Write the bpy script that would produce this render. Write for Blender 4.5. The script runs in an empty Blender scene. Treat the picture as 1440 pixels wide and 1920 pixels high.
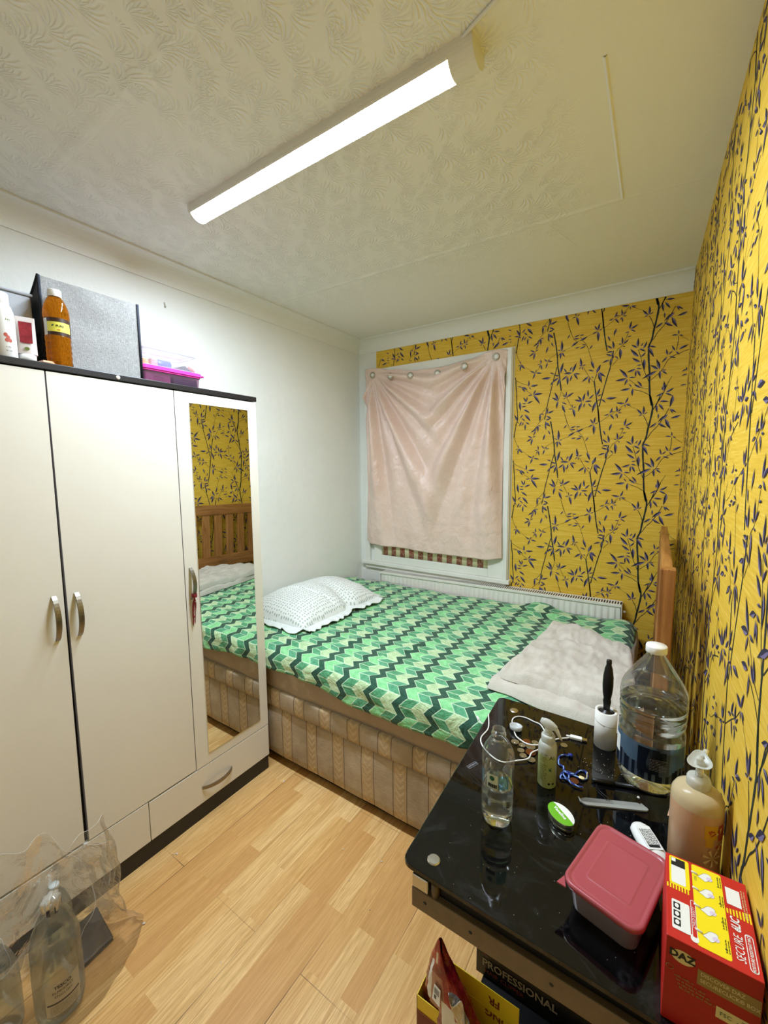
import bpy, bmesh, math, random
from mathutils import Matrix, Vector, noise
random.seed(7)
C = bpy.context.scene.collection
PI = math.pi
sin, cos = math.sin, math.cos

# ---------------------------------------------------------------- camera, light, exposure
cam_d = bpy.data.cameras.new('camera')
cam_d.sensor_fit = 'HORIZONTAL'; cam_d.sensor_width = 36.0; cam_d.lens = 36.0*778/1440
cam_d.clip_start = 0.01
cam = bpy.data.objects.new('camera', cam_d); C.objects.link(cam)
R3 = Matrix(((0.83310, -0.05446, 0.55043), (0.55309, 0.09465, -0.82773), (-0.00702, 0.99402, 0.10898)))
cam.matrix_world = Matrix.Translation((0, 0, 1.45)) @ R3.to_4x4()
bpy.context.scene.camera = cam
w = bpy.data.worlds.new('world'); bpy.context.scene.world = w
w.use_nodes = True
w.node_tree.nodes['Background'].inputs[0].default_value = (0.5, 0.55, 0.6, 1)
w.node_tree.nodes['Background'].inputs[1].default_value = 0.02
vs = bpy.context.scene.view_settings
vs.view_transform = 'Standard'; vs.look = 'None'; vs.gamma = 1.0; vs.use_curve_mapping = False
vs.exposure = 2.25
LAMP_STRENGTH = 42.0

# ---------------------------------------------------------------- materials
def lin(h):
    h = h.lstrip('#')
    v = [int(h[i:i+2], 16)/255 for i in (0, 2, 4)]
    return tuple((c/12.92 if c <= .04045 else ((c+.055)/1.055)**2.4) for c in v) + (1,)

class NT:
    """small node helper"""
    def __init__(s, m): s.t = m.node_tree; s.n = s.t.nodes; s.l = s.t.links
    def new(s, typ, **kw):
        n = s.n.new(typ)
        for k, v in kw.items(): setattr(n, k, v)
        return n
    def set(s, sock, v):
        if isinstance(v, bpy.types.NodeSocket): s.l.new(v, sock)
        elif v is not None: sock.default_value = v
    def math(s, op, a, b=None, c=None, clamp=False):
        n = s.new('ShaderNodeMath', operation=op); n.use_clamp = clamp
        s.set(n.inputs[0], a)
        if b is not None: s.set(n.inputs[1], b)
        if c is not None: s.set(n.inputs[2], c)
        return n.outputs[0]
    def mix(s, f, a, b, mode='MIX'):
        n = s.new('ShaderNodeMix', data_type='RGBA', blend_type=mode)
        s.set(n.inputs[0], f); s.set(n.inputs[6], a); s.set(n.inputs[7], b)
        return n.outputs[2]
    def coords(s, kind='Object'): return s.new('ShaderNodeTexCoord').outputs[kind]
    def mapping(s, v, scale=(1,1,1), loc=(0,0,0), rot=(0,0,0)):
        n = s.new('ShaderNodeMapping'); s.l.new(v, n.inputs[0])
        n.inputs['Scale'].default_value = scale; n.inputs['Location'].default_value = loc; n.inputs['Rotation'].default_value = rot
        return n.outputs[0]
    def noise(s, v, scale, detail=3, rough=.5, dist=0, out=0):
        n = s.new('ShaderNodeTexNoise'); s.set(n.inputs['Vector'], v)
        n.inputs['Scale'].default_value = scale; n.inputs['Detail'].default_value = detail
        n.inputs['Roughness'].default_value = rough; n.inputs['Distortion'].default_value = dist
        return n.outputs[out]
    def ramp(s, f, stops):
        n = s.new('ShaderNodeValToRGB'); s.set(n.inputs[0], f)
        e = n.color_ramp.elements
        while len(e) < len(stops): e.new(.5)
        for i, (p, c) in enumerate(stops):
            e[i].position = p; e[i].color = c if len(c) == 4 else tuple(c)+(1,)
        return n.outputs[0]
    def sep(s, v):
        n = s.new('ShaderNodeSeparateXYZ'); s.l.new(v, n.inputs[0]); return n.outputs
    def comb(s, x, y, z):
        n = s.new('ShaderNodeCombineXYZ'); s.set(n.inputs[0], x); s.set(n.inputs[1], y); s.set(n.inputs[2], z); return n.outputs[0]
    def bump(s, h, strength, dist, normal=None):
        n = s.new('ShaderNodeBump'); s.set(n.inputs['Height'], h)
        n.inputs['Strength'].default_value = strength; n.inputs['Distance'].default_value = dist
        if normal is not None: s.l.new(normal, n.inputs['Normal'])
        return n.outputs[0]

MATS = {}
def mat(name, col='#808080', rough=.5, metal=0, spec=.5, coat=0, sheen=0, alpha=1, trans=0, ior=1.45, sss=0, noise_amt=0, noise_scale=20, bump=0, bump_scale=60, bump_dist=.002):
    if name in MATS: return MATS[name]
    m = bpy.data.materials.new(name); m.use_nodes = True; MATS[name] = m
    t = NT(m); b = t.n['Principled BSDF']
    c = lin(col) if isinstance(col, str) else col
    b.inputs['Base Color'].default_value = c
    b.inputs['Roughness'].default_value = rough; b.inputs['Metallic'].default_value = metal
    b.inputs['Specular IOR Level'].default_value = spec; b.inputs['Coat Weight'].default_value = coat
    b.inputs['Sheen Weight'].default_value = sheen; b.inputs['Alpha'].default_value = alpha
    b.inputs['Transmission Weight'].default_value = trans; b.inputs['IOR'].default_value = ior
    if sss:
        b.inputs['Subsurface Weight'].default_value = sss; b.inputs['Subsurface Radius'].default_value = (.02, .012, .008)
    if noise_amt:
        o = t.coords(); f = t.noise(o, noise_scale, 5, .6)
        k = t.ramp(f, [(.3, tuple(x*(1-noise_amt) for x in c[:3])), (.7, tuple(min(1, x*(1+noise_amt*.5)) for x in c[:3]))])
        t.l.new(k, b.inputs['Base Color'])
    if bump:
        o = t.coords(); f = t.noise(o, bump_scale, 4, .6)
        t.l.new(t.bump(f, bump, bump_dist), b.inputs['Normal'])
    return m

def m_film(name, col='#ffffff', ior=1.45, rough=.03, haze=0.0, tint='#ffffff', hazecol='#d8d8d8', bump=0, bscale=20):
    """thin clear plastic: see-through with a fresnel gloss and a little haze"""
    if name in MATS: return MATS[name]
    m = bpy.data.materials.new(name); m.use_nodes = True; MATS[name] = m
    t = NT(m); t.n.remove(t.n['Principled BSDF']); out = t.n['Material Output']
    tr = t.new('ShaderNodeBsdfTransparent'); tr.inputs[0].default_value = lin(tint)
    gl = t.new('ShaderNodeBsdfGlossy'); gl.inputs['Roughness'].default_value = rough; gl.inputs['Color'].default_value = lin(col)
    fr = t.new('ShaderNodeFresnel'); fr.inputs[0].default_value = ior
    if bump:
        f = t.noise(t.coords(), bscale, 5, .6, 1.5)
        nn = t.bump(f, bump, .02); t.l.new(nn, gl.inputs['Normal']); t.l.new(nn, fr.inputs['Normal'])
    mx = t.new('ShaderNodeMixShader'); t.l.new(t.math('MULTIPLY', fr.outputs[0], .6), mx.inputs[0]); t.l.new(tr.outputs[0], mx.inputs[1]); t.l.new(gl.outputs[0], mx.inputs[2])
    res = mx.outputs[0]
    if haze:
        df = t.new('ShaderNodeBsdfDiffuse'); df.inputs[0].default_value = lin(hazecol)
        m2 = t.new('ShaderNodeMixShader'); m2.inputs[0].default_value = haze
        t.l.new(res, m2.inputs[1]); t.l.new(df.outputs[0], m2.inputs[2]); res = m2.outputs[0]
    t.l.new(res, out.inputs[0])
    return m

# ---------------------------------------------------------------- mesh builder
class MB:
    def __init__(s): s.v = []; s.f = []; s.m = []; s.sm = []; s.mats = []; s.uv = None
    def mi(s, m):
        if m not in s.mats: s.mats.append(m)
        return s.mats.index(m)
    def add(s, vs_, fs, m, M=None, smooth=False, warp=None):
        o = len(s.v)
        for p in vs_:
            p = Vector(p)
            if M is not None: p = M @ p
            if warp: p = Vector(warp(p))
            s.v.append(p)
        k = s.mi(m)
        for f in fs: s.f.append([i+o for i in f]); s.m.append(k); s.sm.append(smooth)
        return s
    def box(s, a, b, m, M=None, bev=0.0):
        """box from corner a to corner b, edges bevelled"""
        x0, y0, z0 = a; x1, y1, z1 = b
        if bev <= 0:
            vs_ = [(x0,y0,z0),(x1,y0,z0),(x1,y1,z0),(x0,y1,z0),(x0,y0,z1),(x1,y0,z1),(x1,y1,z1),(x0,y1,z1)]
            return s.add(vs_, [(0,3,2,1),(4,5,6,7),(0,1,5,4),(1,2,6,5),(2,3,7,6),(3,0,4,7)], m, M)
        bm = bmesh.new(); bmesh.ops.create_cube(bm, size=1)
        for v in bm.verts: v.co = Vector((x0+(v.co.x+.5)*(x1-x0), y0+(v.co.y+.5)*(y1-y0), z0+(v.co.z+.5)*(z1-z0)))
        bmesh.ops.bevel(bm, geom=bm.edges[:], offset=bev, segments=2, affect='EDGES', profile=.5)
        return s.bm(bm, m, M)
    def bm(s, bm, m, M=None, smooth=False):
        bm.verts.ensure_lookup_table(); bm.verts.index_update()
        s.add([v.co.copy() for v in bm.verts], [[v.index for v in f.verts] for f in bm.faces], m, M, smooth); bm.free(); return s
    def lathe(s, prof, m, M=None, n=32, smooth=True, sx=1, sy=1, rmod=None):
        vs_ = []; fs = []; rings = []
        for r, z in prof:
            if r <= 1e-6: rings.append([len(vs_)]); vs_.append((0, 0, z))
            else:
                rings.append(list(range(len(vs_), len(vs_)+n)))
                for i in range(n):
                    a = 2*PI*i/n; rr = r*(rmod(a, z) if rmod else 1)
                    vs_.append((rr*cos(a)*sx, rr*sin(a)*sy, z))
        for A, B in zip(rings, rings[1:]):
            for i in range(n):
                j = (i+1) % n
                if len(A) == 1 and len(B) == 1: continue
                if len(A) == 1: fs.append((A[0], B[j], B[i]))
                elif len(B) == 1: fs.append((A[i], A[j], B[0]))
                else: fs.append((A[i], A[j], B[j], B[i]))
        return s.add(vs_, fs, m, M, smooth)
    def tube(s, pts, r, m, n=8, M=None, smooth=True, flat=1.0):
        pts = [Vector(p) for p in pts]; vs_ = []; fs = []
        rs = r if isinstance(r, (list, tuple)) else [r]*len(pts)
        up = Vector((0, 0, 1))
        for i, p in enumerate(pts):
            d = (pts[min(i+1, len(pts)-1)] - pts[max(i-1, 0)])
            d = d.normalized() if d.length > 1e-9 else Vector((1, 0, 0))
            u = up if abs(d.dot(up)) < .95 else Vector((1, 0, 0))
            a = d.cross(u).normalized(); b = a.cross(d).normalized()
            for k in range(n):
                t = 2*PI*k/n; vs_.append(p + a*cos(t)*rs[i] + b*sin(t)*rs[i]*flat)
        for i in range(len(pts)-1):
            for k in range(n):
                j = (k+1) % n; fs.append((i*n+k, i*n+j, (i+1)*n+j, (i+1)*n+k))
        fs.append(tuple(range(n))[::-1]); fs.append(tuple(range((len(pts)-1)*n, len(pts)*n)))
        return s.add(vs_, fs, m, M, smooth)
    def grid(s, fn, nu, nv, m, M=None, smooth=True):
        vs_ = [fn(i/nu, j/nv) for j in range(nv+1) for i in range(nu+1)]
        fs = [(j*(nu+1)+i, j*(nu+1)+i+1, (j+1)*(nu+1)+i+1, (j+1)*(nu+1)+i) for j in range(nv) for i in range(nu)]
        return s.add(vs_, fs, m, M, smooth)
    def prism(s, poly, z0, z1, m, M=None, smooth=False, top=None):
        """vertical prism over a 2D outline; top = optional outline at z1"""
        n = len(poly); top = top or poly
        vs_ = [(x, y, z0) for x, y in poly] + [(x, y, z1) for x, y in top]
        fs = [tuple(range(n))[::-1], tuple(range(n, 2*n))] + [(i, (i+1) % n, n+(i+1) % n, n+i) for i in range(n)]
        return s.add(vs_, fs, m, M, smooth)
    def quad(s, p, m, M=None): return s.add(p, [tuple(range(len(p)))], m, M)
    def text(s, txt, size, m, M=None, align='CENTER', bold=0, warp=None, depth=0.0, shear=0, sx=1, spacing=1):
        cu = bpy.data.curves.new('t', 'FONT'); cu.body = txt; cu.size = size; cu.align_x = align; cu.align_y = 'CENTER'
        cu.resolution_u = 2; cu.extrude = depth; cu.offset = bold; cu.shear = shear; cu.space_character = spacing
        o = bpy.data.objects.new('t', cu); me = bpy.data.meshes.new_from_object(o)
        S = Matrix.Diagonal((sx, 1, 1, 1))
        MM = (M if M is not None else Matrix()) @ S
        s.add([v.co.copy() for v in me.vertices], [list(p.vertices) for p in me.polygons], m, MM, False, warp)
        bpy.data.objects.remove(o); bpy.data.meshes.remove(me); bpy.data.curves.remove(cu)
        return s
    def build(s, name, parent=None, label=None, cat=None, group=None, kind=None, subsurf=0, solid=0, loc=None, rz=0, fixn=True):
        me = bpy.data.meshes.new(name)
        me.from_pydata([tuple(v) for v in s.v], [], s.f)
        for m in s.mats: me.materials.append(m)
        me.polygons.foreach_set('material_index', s.m); me.polygons.foreach_set('use_smooth', s.sm)
        if s.uv:
            l = me.uv_layers.new(name='UVMap')
            for i, lp in enumerate(me.loops): l.data[i].uv = s.uv[lp.vertex_index]
        me.update()
        o = bpy.data.objects.new(name, me); C.objects.link(o)
        if parent is not None: o.parent = parent
        if loc is not None: o.location = loc
        if rz: o.rotation_euler.z = rz
        if subsurf:
            d = o.modifiers.new('sub', 'SUBSURF'); d.levels = subsurf; d.render_levels = subsurf
        if solid:
            d = o.modifiers.new('solid', 'SOLIDIFY'); d.thickness = solid; d.offset = 0
        return tag(o, label, cat, group, kind)

def tag(o, label=None, cat=None, group=None, kind=None):
    if label: o['label'] = label
    if cat: o['category'] = cat
    if group: o['group'] = group
    if kind: o['kind'] = kind
    return o
def thing(name, label, cat, loc=(0,0,0), rz=0, group=None):
    o = bpy.data.objects.new(name, None); C.objects.link(o); o.empty_display_size = .05
    o.location = loc; o.rotation_euler.z = rz
    return tag(o, label, cat, group)
def dup(root, loc, rz=None, label=None):
    r = root.copy(); C.objects.link(r); r.location = loc
    if rz is not None: r.rotation_euler.z = rz
    if label: r['label'] = label
    for ch in list(root.children):
        c = ch.copy(); C.objects.link(c); c.parent = r
        for g in ch.children:
            d = g.copy(); C.objects.link(d); d.parent = c
    return r
def T(x, y, z): return Matrix.Translation((x, y, z))
def RZ(a): return Matrix.Rotation(a, 4, 'Z')
def RX(a): return Matrix.Rotation(a, 4, 'X')
def RY(a): return Matrix.Rotation(a, 4, 'Y')
def rrect(x0, y0, x1, y1, r, n=5):
    out = []
    for cx, cy, a0 in ((x1-r, y1-r, 0), (x0+r, y1-r, 90), (x0+r, y0+r, 180), (x1-r, y0+r, 270)):
        for i in range(n+1):
            a = math.radians(a0+90*i/n); out.append((cx+r*cos(a), cy+r*sin(a)))
    return out
def smooth_path(pts, k=6):
    """Catmull-Rom through the points"""
    P = [Vector(p) for p in pts]; P = [2*P[0]-P[1]] + P + [2*P[-1]-P[-2]]; out = []
    for i in range(1, len(P)-2):
        for j in range(k):
            t = j/k; a, b, c, d = P[i-1], P[i], P[i+1], P[i+2]
            out.append(.5*((2*b)+(c-a)*t+(2*a-5*b+4*c-d)*t*t+(3*b-a-3*c+d)*t**3))
    out.append(P[-2]); return out
def nz(x, y, z, s): return noise.noise(Vector((x*s, y*s, z*s)))
def sstep(a, b, x):
    t = max(0, min(1, (x-a)/(b-a))); return t*t*(3-2*t)
# frame whose X runs right and Y up on an upright face that looks along -Y (x right, z up)
FACE_FRONT = RX(PI/2)

# ================================================================ THE ROOM
XL, YB, ZC, YF = -2.02, 2.70, 2.41, -0.95
def wall_x(y): return 0.088 + 0.0275*(2.70-y)
WX0, WX1 = wall_x(YB), wall_x(YF)

# --- plaster walls
def m_plaster(name, col, dark, bscale=9, bst=.25):
    m = mat(name, col, rough=.75, spec=.25); t = NT(m); b = t.n['Principled BSDF']; o = t.coords()
    f = t.noise(o, 1.7, 5, .6)
    c = t.mix(t.ramp(f, [(.35, (0,0,0)), (.7, (1,1,1))]), lin(dark), lin(col)); t.l.new(c, b.inputs['Base Color'])
    h = t.math('ADD', t.noise(o, bscale, 4, .55), t.math('MULTIPLY', t.noise(o, bscale*6, 3, .6), .25))
    t.l.new(t.bump(h, bst, .01), b.inputs['Normal'])
    return m
M_wall = m_plaster('white_plaster', '#f1f1ea', '#eaebe4', 14, .35)
M_cove = mat('cove_paint', '#eeeee8', rough=.55, bump=.1, bump_scale=8, bump_dist=.006)

# --- embossed ceiling paper
M_ceil = mat('embossed_ceiling_paper', '#f0eee6', rough=.7, spec=.2)
t = NT(M_ceil); b = t.n['Principled BSDF']; o = t.coords()
warp_ = t.noise(o, 5, 2, .5, out=1)
ov = t.new('ShaderNodeVectorMath', operation='MULTIPLY_ADD'); t.l.new(warp_, ov.inputs[0]); ov.inputs[1].default_value = (.05, .05, 0); t.l.new(o, ov.inputs[2])
def fans(scale, seed, k, curl):
    vor = t.new('ShaderNodeTexVoronoi', voronoi_dimensions='2D'); mp = t.mapping(ov.outputs[0], loc=(seed, seed*.7, 0))
    t.l.new(mp, vor.inputs['Vector']); vor.inputs['Scale'].default_value = scale
    dv = t.new('ShaderNodeVectorMath', operation='SUBTRACT')
    t.l.new(mp, dv.inputs[0]); t.l.new(vor.outputs['Position'], dv.inputs[1])
    x, y, _ = t.sep(dv.outputs[0])
    ang = t.math('ARCTAN2', y, x)
    r = t.math('SQRT', t.math('ADD', t.math('MULTIPLY', x, x), t.math('MULTIPLY', y, y)))
    # curved strokes that fan out of each centre
    ph = t.math('ADD', t.math('MULTIPLY', ang, k), t.math('MULTIPLY', r, curl))
    st = t.math('POWER', t.math('MULTIPLY_ADD', t.math('SINE', ph), .5, .5), 2.2)
    rr = t.math('MULTIPLY', r, scale)
    fade = t.ramp(rr, [(.08, (0,0,0)), (.22, (1,1,1)), (.55, (.75,.75,.75)), (.78, (0,0,0))])
    half = t.ramp(t.math('MULTIPLY_ADD', t.math('SINE', t.math('ADD', ang, .9)), .5, .5), [(.5, (0,0,0)), (.72, (1,1,1))])
    return t.math('MULTIPLY', t.math('MULTIPLY', st, fade), half)
h = t.math('MAXIMUM', fans(11.5, 0, 19, 190), fans(10.4, 3.7, 17, -205))
h = t.math('MAXIMUM', h, fans(12.0, 8.1, 18, 220))
x, y, z = t.sep(o)
inpatch = t.math('MULTIPLY', t.ramp(t.math('MULTIPLY_ADD', x, 1, 1.2), [(0.78, (1,1,1)), (1.0, (.06,.06,.06))]), t.ramp(t.math('MULTIPLY_ADD', y, -1, 2.05), [(.0, (.12,.12,.12)), (.3, (1,1,1))]))
patchy = t.ramp(t.noise(o, 2.2, 3), [(.3, (.25,.25,.25)), (.5, (1,1,1))])
h = t.math('MULTIPLY', t.math('MULTIPLY', h, patchy), inpatch)
h2 = t.math('ADD', t.math('MULTIPLY', t.noise(o, 3, 3, .5), .6), t.math('MULTIPLY', t.noise(o, 50, 3), .1))
n1 = t.bump(h2, .22, .02)
t.l.new(t.bump(h, .5, .006, n1), b.inputs['Normal'])

# --- laminate floor, boards along Y
M_floor = mat('oak_laminate', '#dcb877', rough=.38, spec=.45)
t = NT(M_floor); b = t.n['Principled BSDF']; o = t.coords(); x, y, z = t.sep(o)
v = t.comb(y, x, 0)
def brick(bw, rh, off, mort):
    br = t.new('ShaderNodeTexBrick'); t.l.new(v, br.inputs['Vector']); br.offset = off; br.offset_frequency = 2; br.squash = 1
    br.inputs['Scale'].default_value = 1; br.inputs['Brick Width'].default_value = bw; br.inputs['Row Height'].default_value = rh
    br.inputs['Mortar Size'].default_value = mort; br.inputs['Mortar Smooth'].default_value = .1
    br.inputs['Color1'].default_value = (0,0,0,1); br.inputs['Color2'].default_value = (1,1,1,1); br.inputs['Mortar'].default_value = (.5,.5,.5,1)
    return br
br = brick(.46, .0655, .37, .0)
tone = br.outputs['Color']
shift = t.math('MULTIPLY', t.sep(tone)[0], 13.0)
gv = t.comb(t.math('ADD', t.math('MULTIPLY', y, 1.1), shift), t.math('MULTIPLY', x, 16), shift)
g1 = t.noise(gv, 2.2, 6, .62, 1.2)
gv2 = t.comb(t.math('MULTIPLY', y, 6), t.math('MULTIPLY', x, 260), shift)
g2 = t.noise(gv2, 1, 3, .6)
base = t.ramp(tone, [(.0, lin('#d09d60')), (.45, lin('#e3b675')), (1, lin('#f0cb8c'))])
rings = t.ramp(g1, [(.38, (0,0,0)), (.5, (1,1,1)), (.56, (.2,.2,.2)), (.66, (1,1,1))])
c = t.mix(t.math('MULTIPLY', t.math('SUBTRACT', 1.0, rings), .6), base, lin('#b98748'))
c = t.mix(t.ramp(g2, [(.42, (0,0,0)), (.72, (.75,.75,.75))]), c, lin('#b98a4a'))
seam = brick(1.28, .1965, .43, .0012)
cr = t.math('MULTIPLY', seam.outputs['Fac'], t.ramp(t.noise(o, 3.1, 2), [(.42, (.15,.15,.15)), (.62, (.9,.9,.9))]))
c = t.mix(cr, c, lin('#5a3d20'))
t.l.new(c, b.inputs['Base Color'])
t.l.new(t.math('MULTIPLY_ADD', g1, .15, .3), b.inputs['Roughness'])
t.l.new(t.bump(t.math('SUBTRACT', g2, t.math('MULTIPLY', cr, 3)), .12, .001), b.inputs['Normal'])

mb = MB(); mb.quad([(XL-.1, YF, 0), (WX1+.1, YF, 0), (WX1+.1, YB+.1, 0), (XL-.1, YB+.1, 0)], M_floor); mb.build('floor', kind='structure')
mb = MB(); mb.quad([(XL-.1, YF, ZC), (XL-.1, YB+.1, ZC), (WX1+.1, YB+.1, ZC), (WX1+.1, YF, ZC)], M_ceil)
# paper joints: low ridges
def ridge(p0, p1, wd, hh):
    p0, p1 = Vector(p0), Vector(p1); d = (p1-p0).normalized(); n = Vector((-d.y, d.x, 0))
    k = 24
    def fn(u, v):
        p = p0.lerp(p1, u) + n*(v-.5)*wd*(1+.25*nz(u*9, v, 0, 1)); p.z = ZC + .0006 - hh*(math.sin(PI*v)**1.5)*(1+.5*nz(u*14, 0, 3, 1)) ; return p
    mb.grid(fn, k*2, 6, M_ceil)
ridge((-2.0, 1.79, ZC), (-.17, 1.832, ZC), .035, .004)
ridge((-2.0, .617, ZC), (.12, .60, ZC), .05, .0048)
ridge((-.168, 1.83, ZC), (-.163, 1.2, ZC), .012, .0045)
ridge((-.17, 1.832, ZC), (.11, 1.87, ZC), .02, .002)
ridge((-.43, 1.85, ZC), (-.36, 2.1, ZC), .008, .002)
mb.build('ceiling', kind='structure')
mb = MB(); mb.box((XL-.1, YF, 0), (XL, YB+.1, ZC), M_wall)
# picture-hook stub left on the wall near the cove
mb.tube([(XL, 1.155, 2.235), (XL+.012, 1.155, 2.23), (XL+.014, 1.155, 2.215)], .004, M_wall, 6)
mb.build('wall_left', kind='structure')
mb = MB(); mb.box((XL-.1, YF-.1, 0), (WX1+.2, YF, ZC), M_wall); mb.build('wall_front', kind='structure')

# --- wallpaper with bamboo
M_paper = mat('mustard_wallpaper', '#cba43a', rough=.6, spec=.3)
t = NT(M_paper); b = t.n['Principled BSDF']; o = t.coords(); x, y, z = t.sep(o)
hv = t.comb(t.math('MULTIPLY', x, 9), t.math('MULTIPLY', y, 9), t.math('MULTIPLY', z, 190))
f = t.noise(hv, 1, 4, .65); f2 = t.noise(o, 2.5, 2)
c = t.ramp(f, [(.28, lin('#d2a52a')), (.5, lin('#e2b838')), (.75, lin('#efcf62'))])
c = t.mix(t.math('MULTIPLY', f2, .25), c, lin('#e6c35e')); t.l.new(c, b.inputs['Base Color'])
t.l.new(t.bump(f, .15, .001), b.inputs['Normal'])
M_leaf = mat('indigo_leaf_ink', '#2c2a44', rough=.6, spec=.3, noise_amt=.35, noise_scale=120)
M_leaf2 = mat('lilac_leaf_ink', '#756b90', rough=.6, spec=.3)
M_stem = mat('dark_stem_ink', '#23302e', rough=.6, spec=.3, noise_amt=.3, noise_scale=90)
STEMS='5 -1563 3425 -1577 3325 -1588 3259 -1618 3116 -1603 3040 -1583 2929 -1577 2852 -1566 2766 -1563 2646 -1545 2457 -1568 2378;2 -1577 3325 -1579 3250 -1547 3165 -1525 3122;2 -1591 3385 -1624 3336 -1657 3296;2 -1583 2929 -1502 2881 -1426 2852;2 -1568 2852 -1509 2835 -1440 2784 -1373 2734;2 -1583 2766 -1651 2705;1.6 -1110 3178 -1186 3136 -1208 3104;1.2 -1278 3065 -1348 2993;1.2 -1525 3122 -1406 3027 -1348 2993;4.5 -1097 3029 -1137 2859 -1164 2736 -1191 2604 -1207 2487 -1221 2419;2 -1190 2579 -1252 2498;2 -1210 2462 -1304 2365;2 -1296 3376 -1326 3313 -1352 3240;6.5 -1149 3431 -1122 3302 -1112 3238 -1097 3141 -1090 3045 -1066 2915 -1041 2746;2 -1040 2738 -1054 2681 -1075 2631;2 -1032 2730 -977 2658 -928 2562;1.2 -1020 3210 -939 3238 -854 3296 -783 3323 -686 3364;2 -1001 2495 -957 2350;2 -994 3507 -960 3404 -927 3324 -897 3291;2 -855 3335 -832 3288 -786 3231 -746 3114 -721 3036;2 -812 2991 -750 2881 -698 2811;5.5 -691 2819 -672 2702 -653 2586 -634 2469 -622 2352;3 -666 2896 -691 2819;6 -643 3574 -620 3406 -599 3262 -574 3135;5 -510 3125 -532 2958 -558 2857 -596 2685 -628 2529;2 -461 3032 -517 2966;1.8 -384 3560 -439 3508 -517 3456 -612 3388;2 -372 3308 -397 3236 -423 3171 -466 3140 -500 3083;8 -146 3649 -122 3569 -111 3490 -130 3350 -143 3279 -155 3185 -179 3114 -172 2977 -159 2855 -153 2734 -143 2611 -122 2497;3 -192 3433 -166 3384 -145 3319 -143 3279;4 -46 3639 -74 3549 -104 3489;3 34 3486 0 3411 -54 3314 -105 3254 -142 3184;2.5 77 3183 75 3105 66 3043;1.4 90 3186 170 3125;2.5 175 3036 119 3018 43 2989 -8 2942 -50 2855 -140 2766;2.5 -273 3101 -243 3002 -217 2896 -176 2790 -153 2734;2 -347 2798 -294 2748 -235 2700 -164 2676;2.5 -291 2682 -211 2651 -143 2607;2 -1 2695 44 2784;4 5 2704 -35 2590 -85 2499;1.2 -319 3538 -248 3501'
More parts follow.
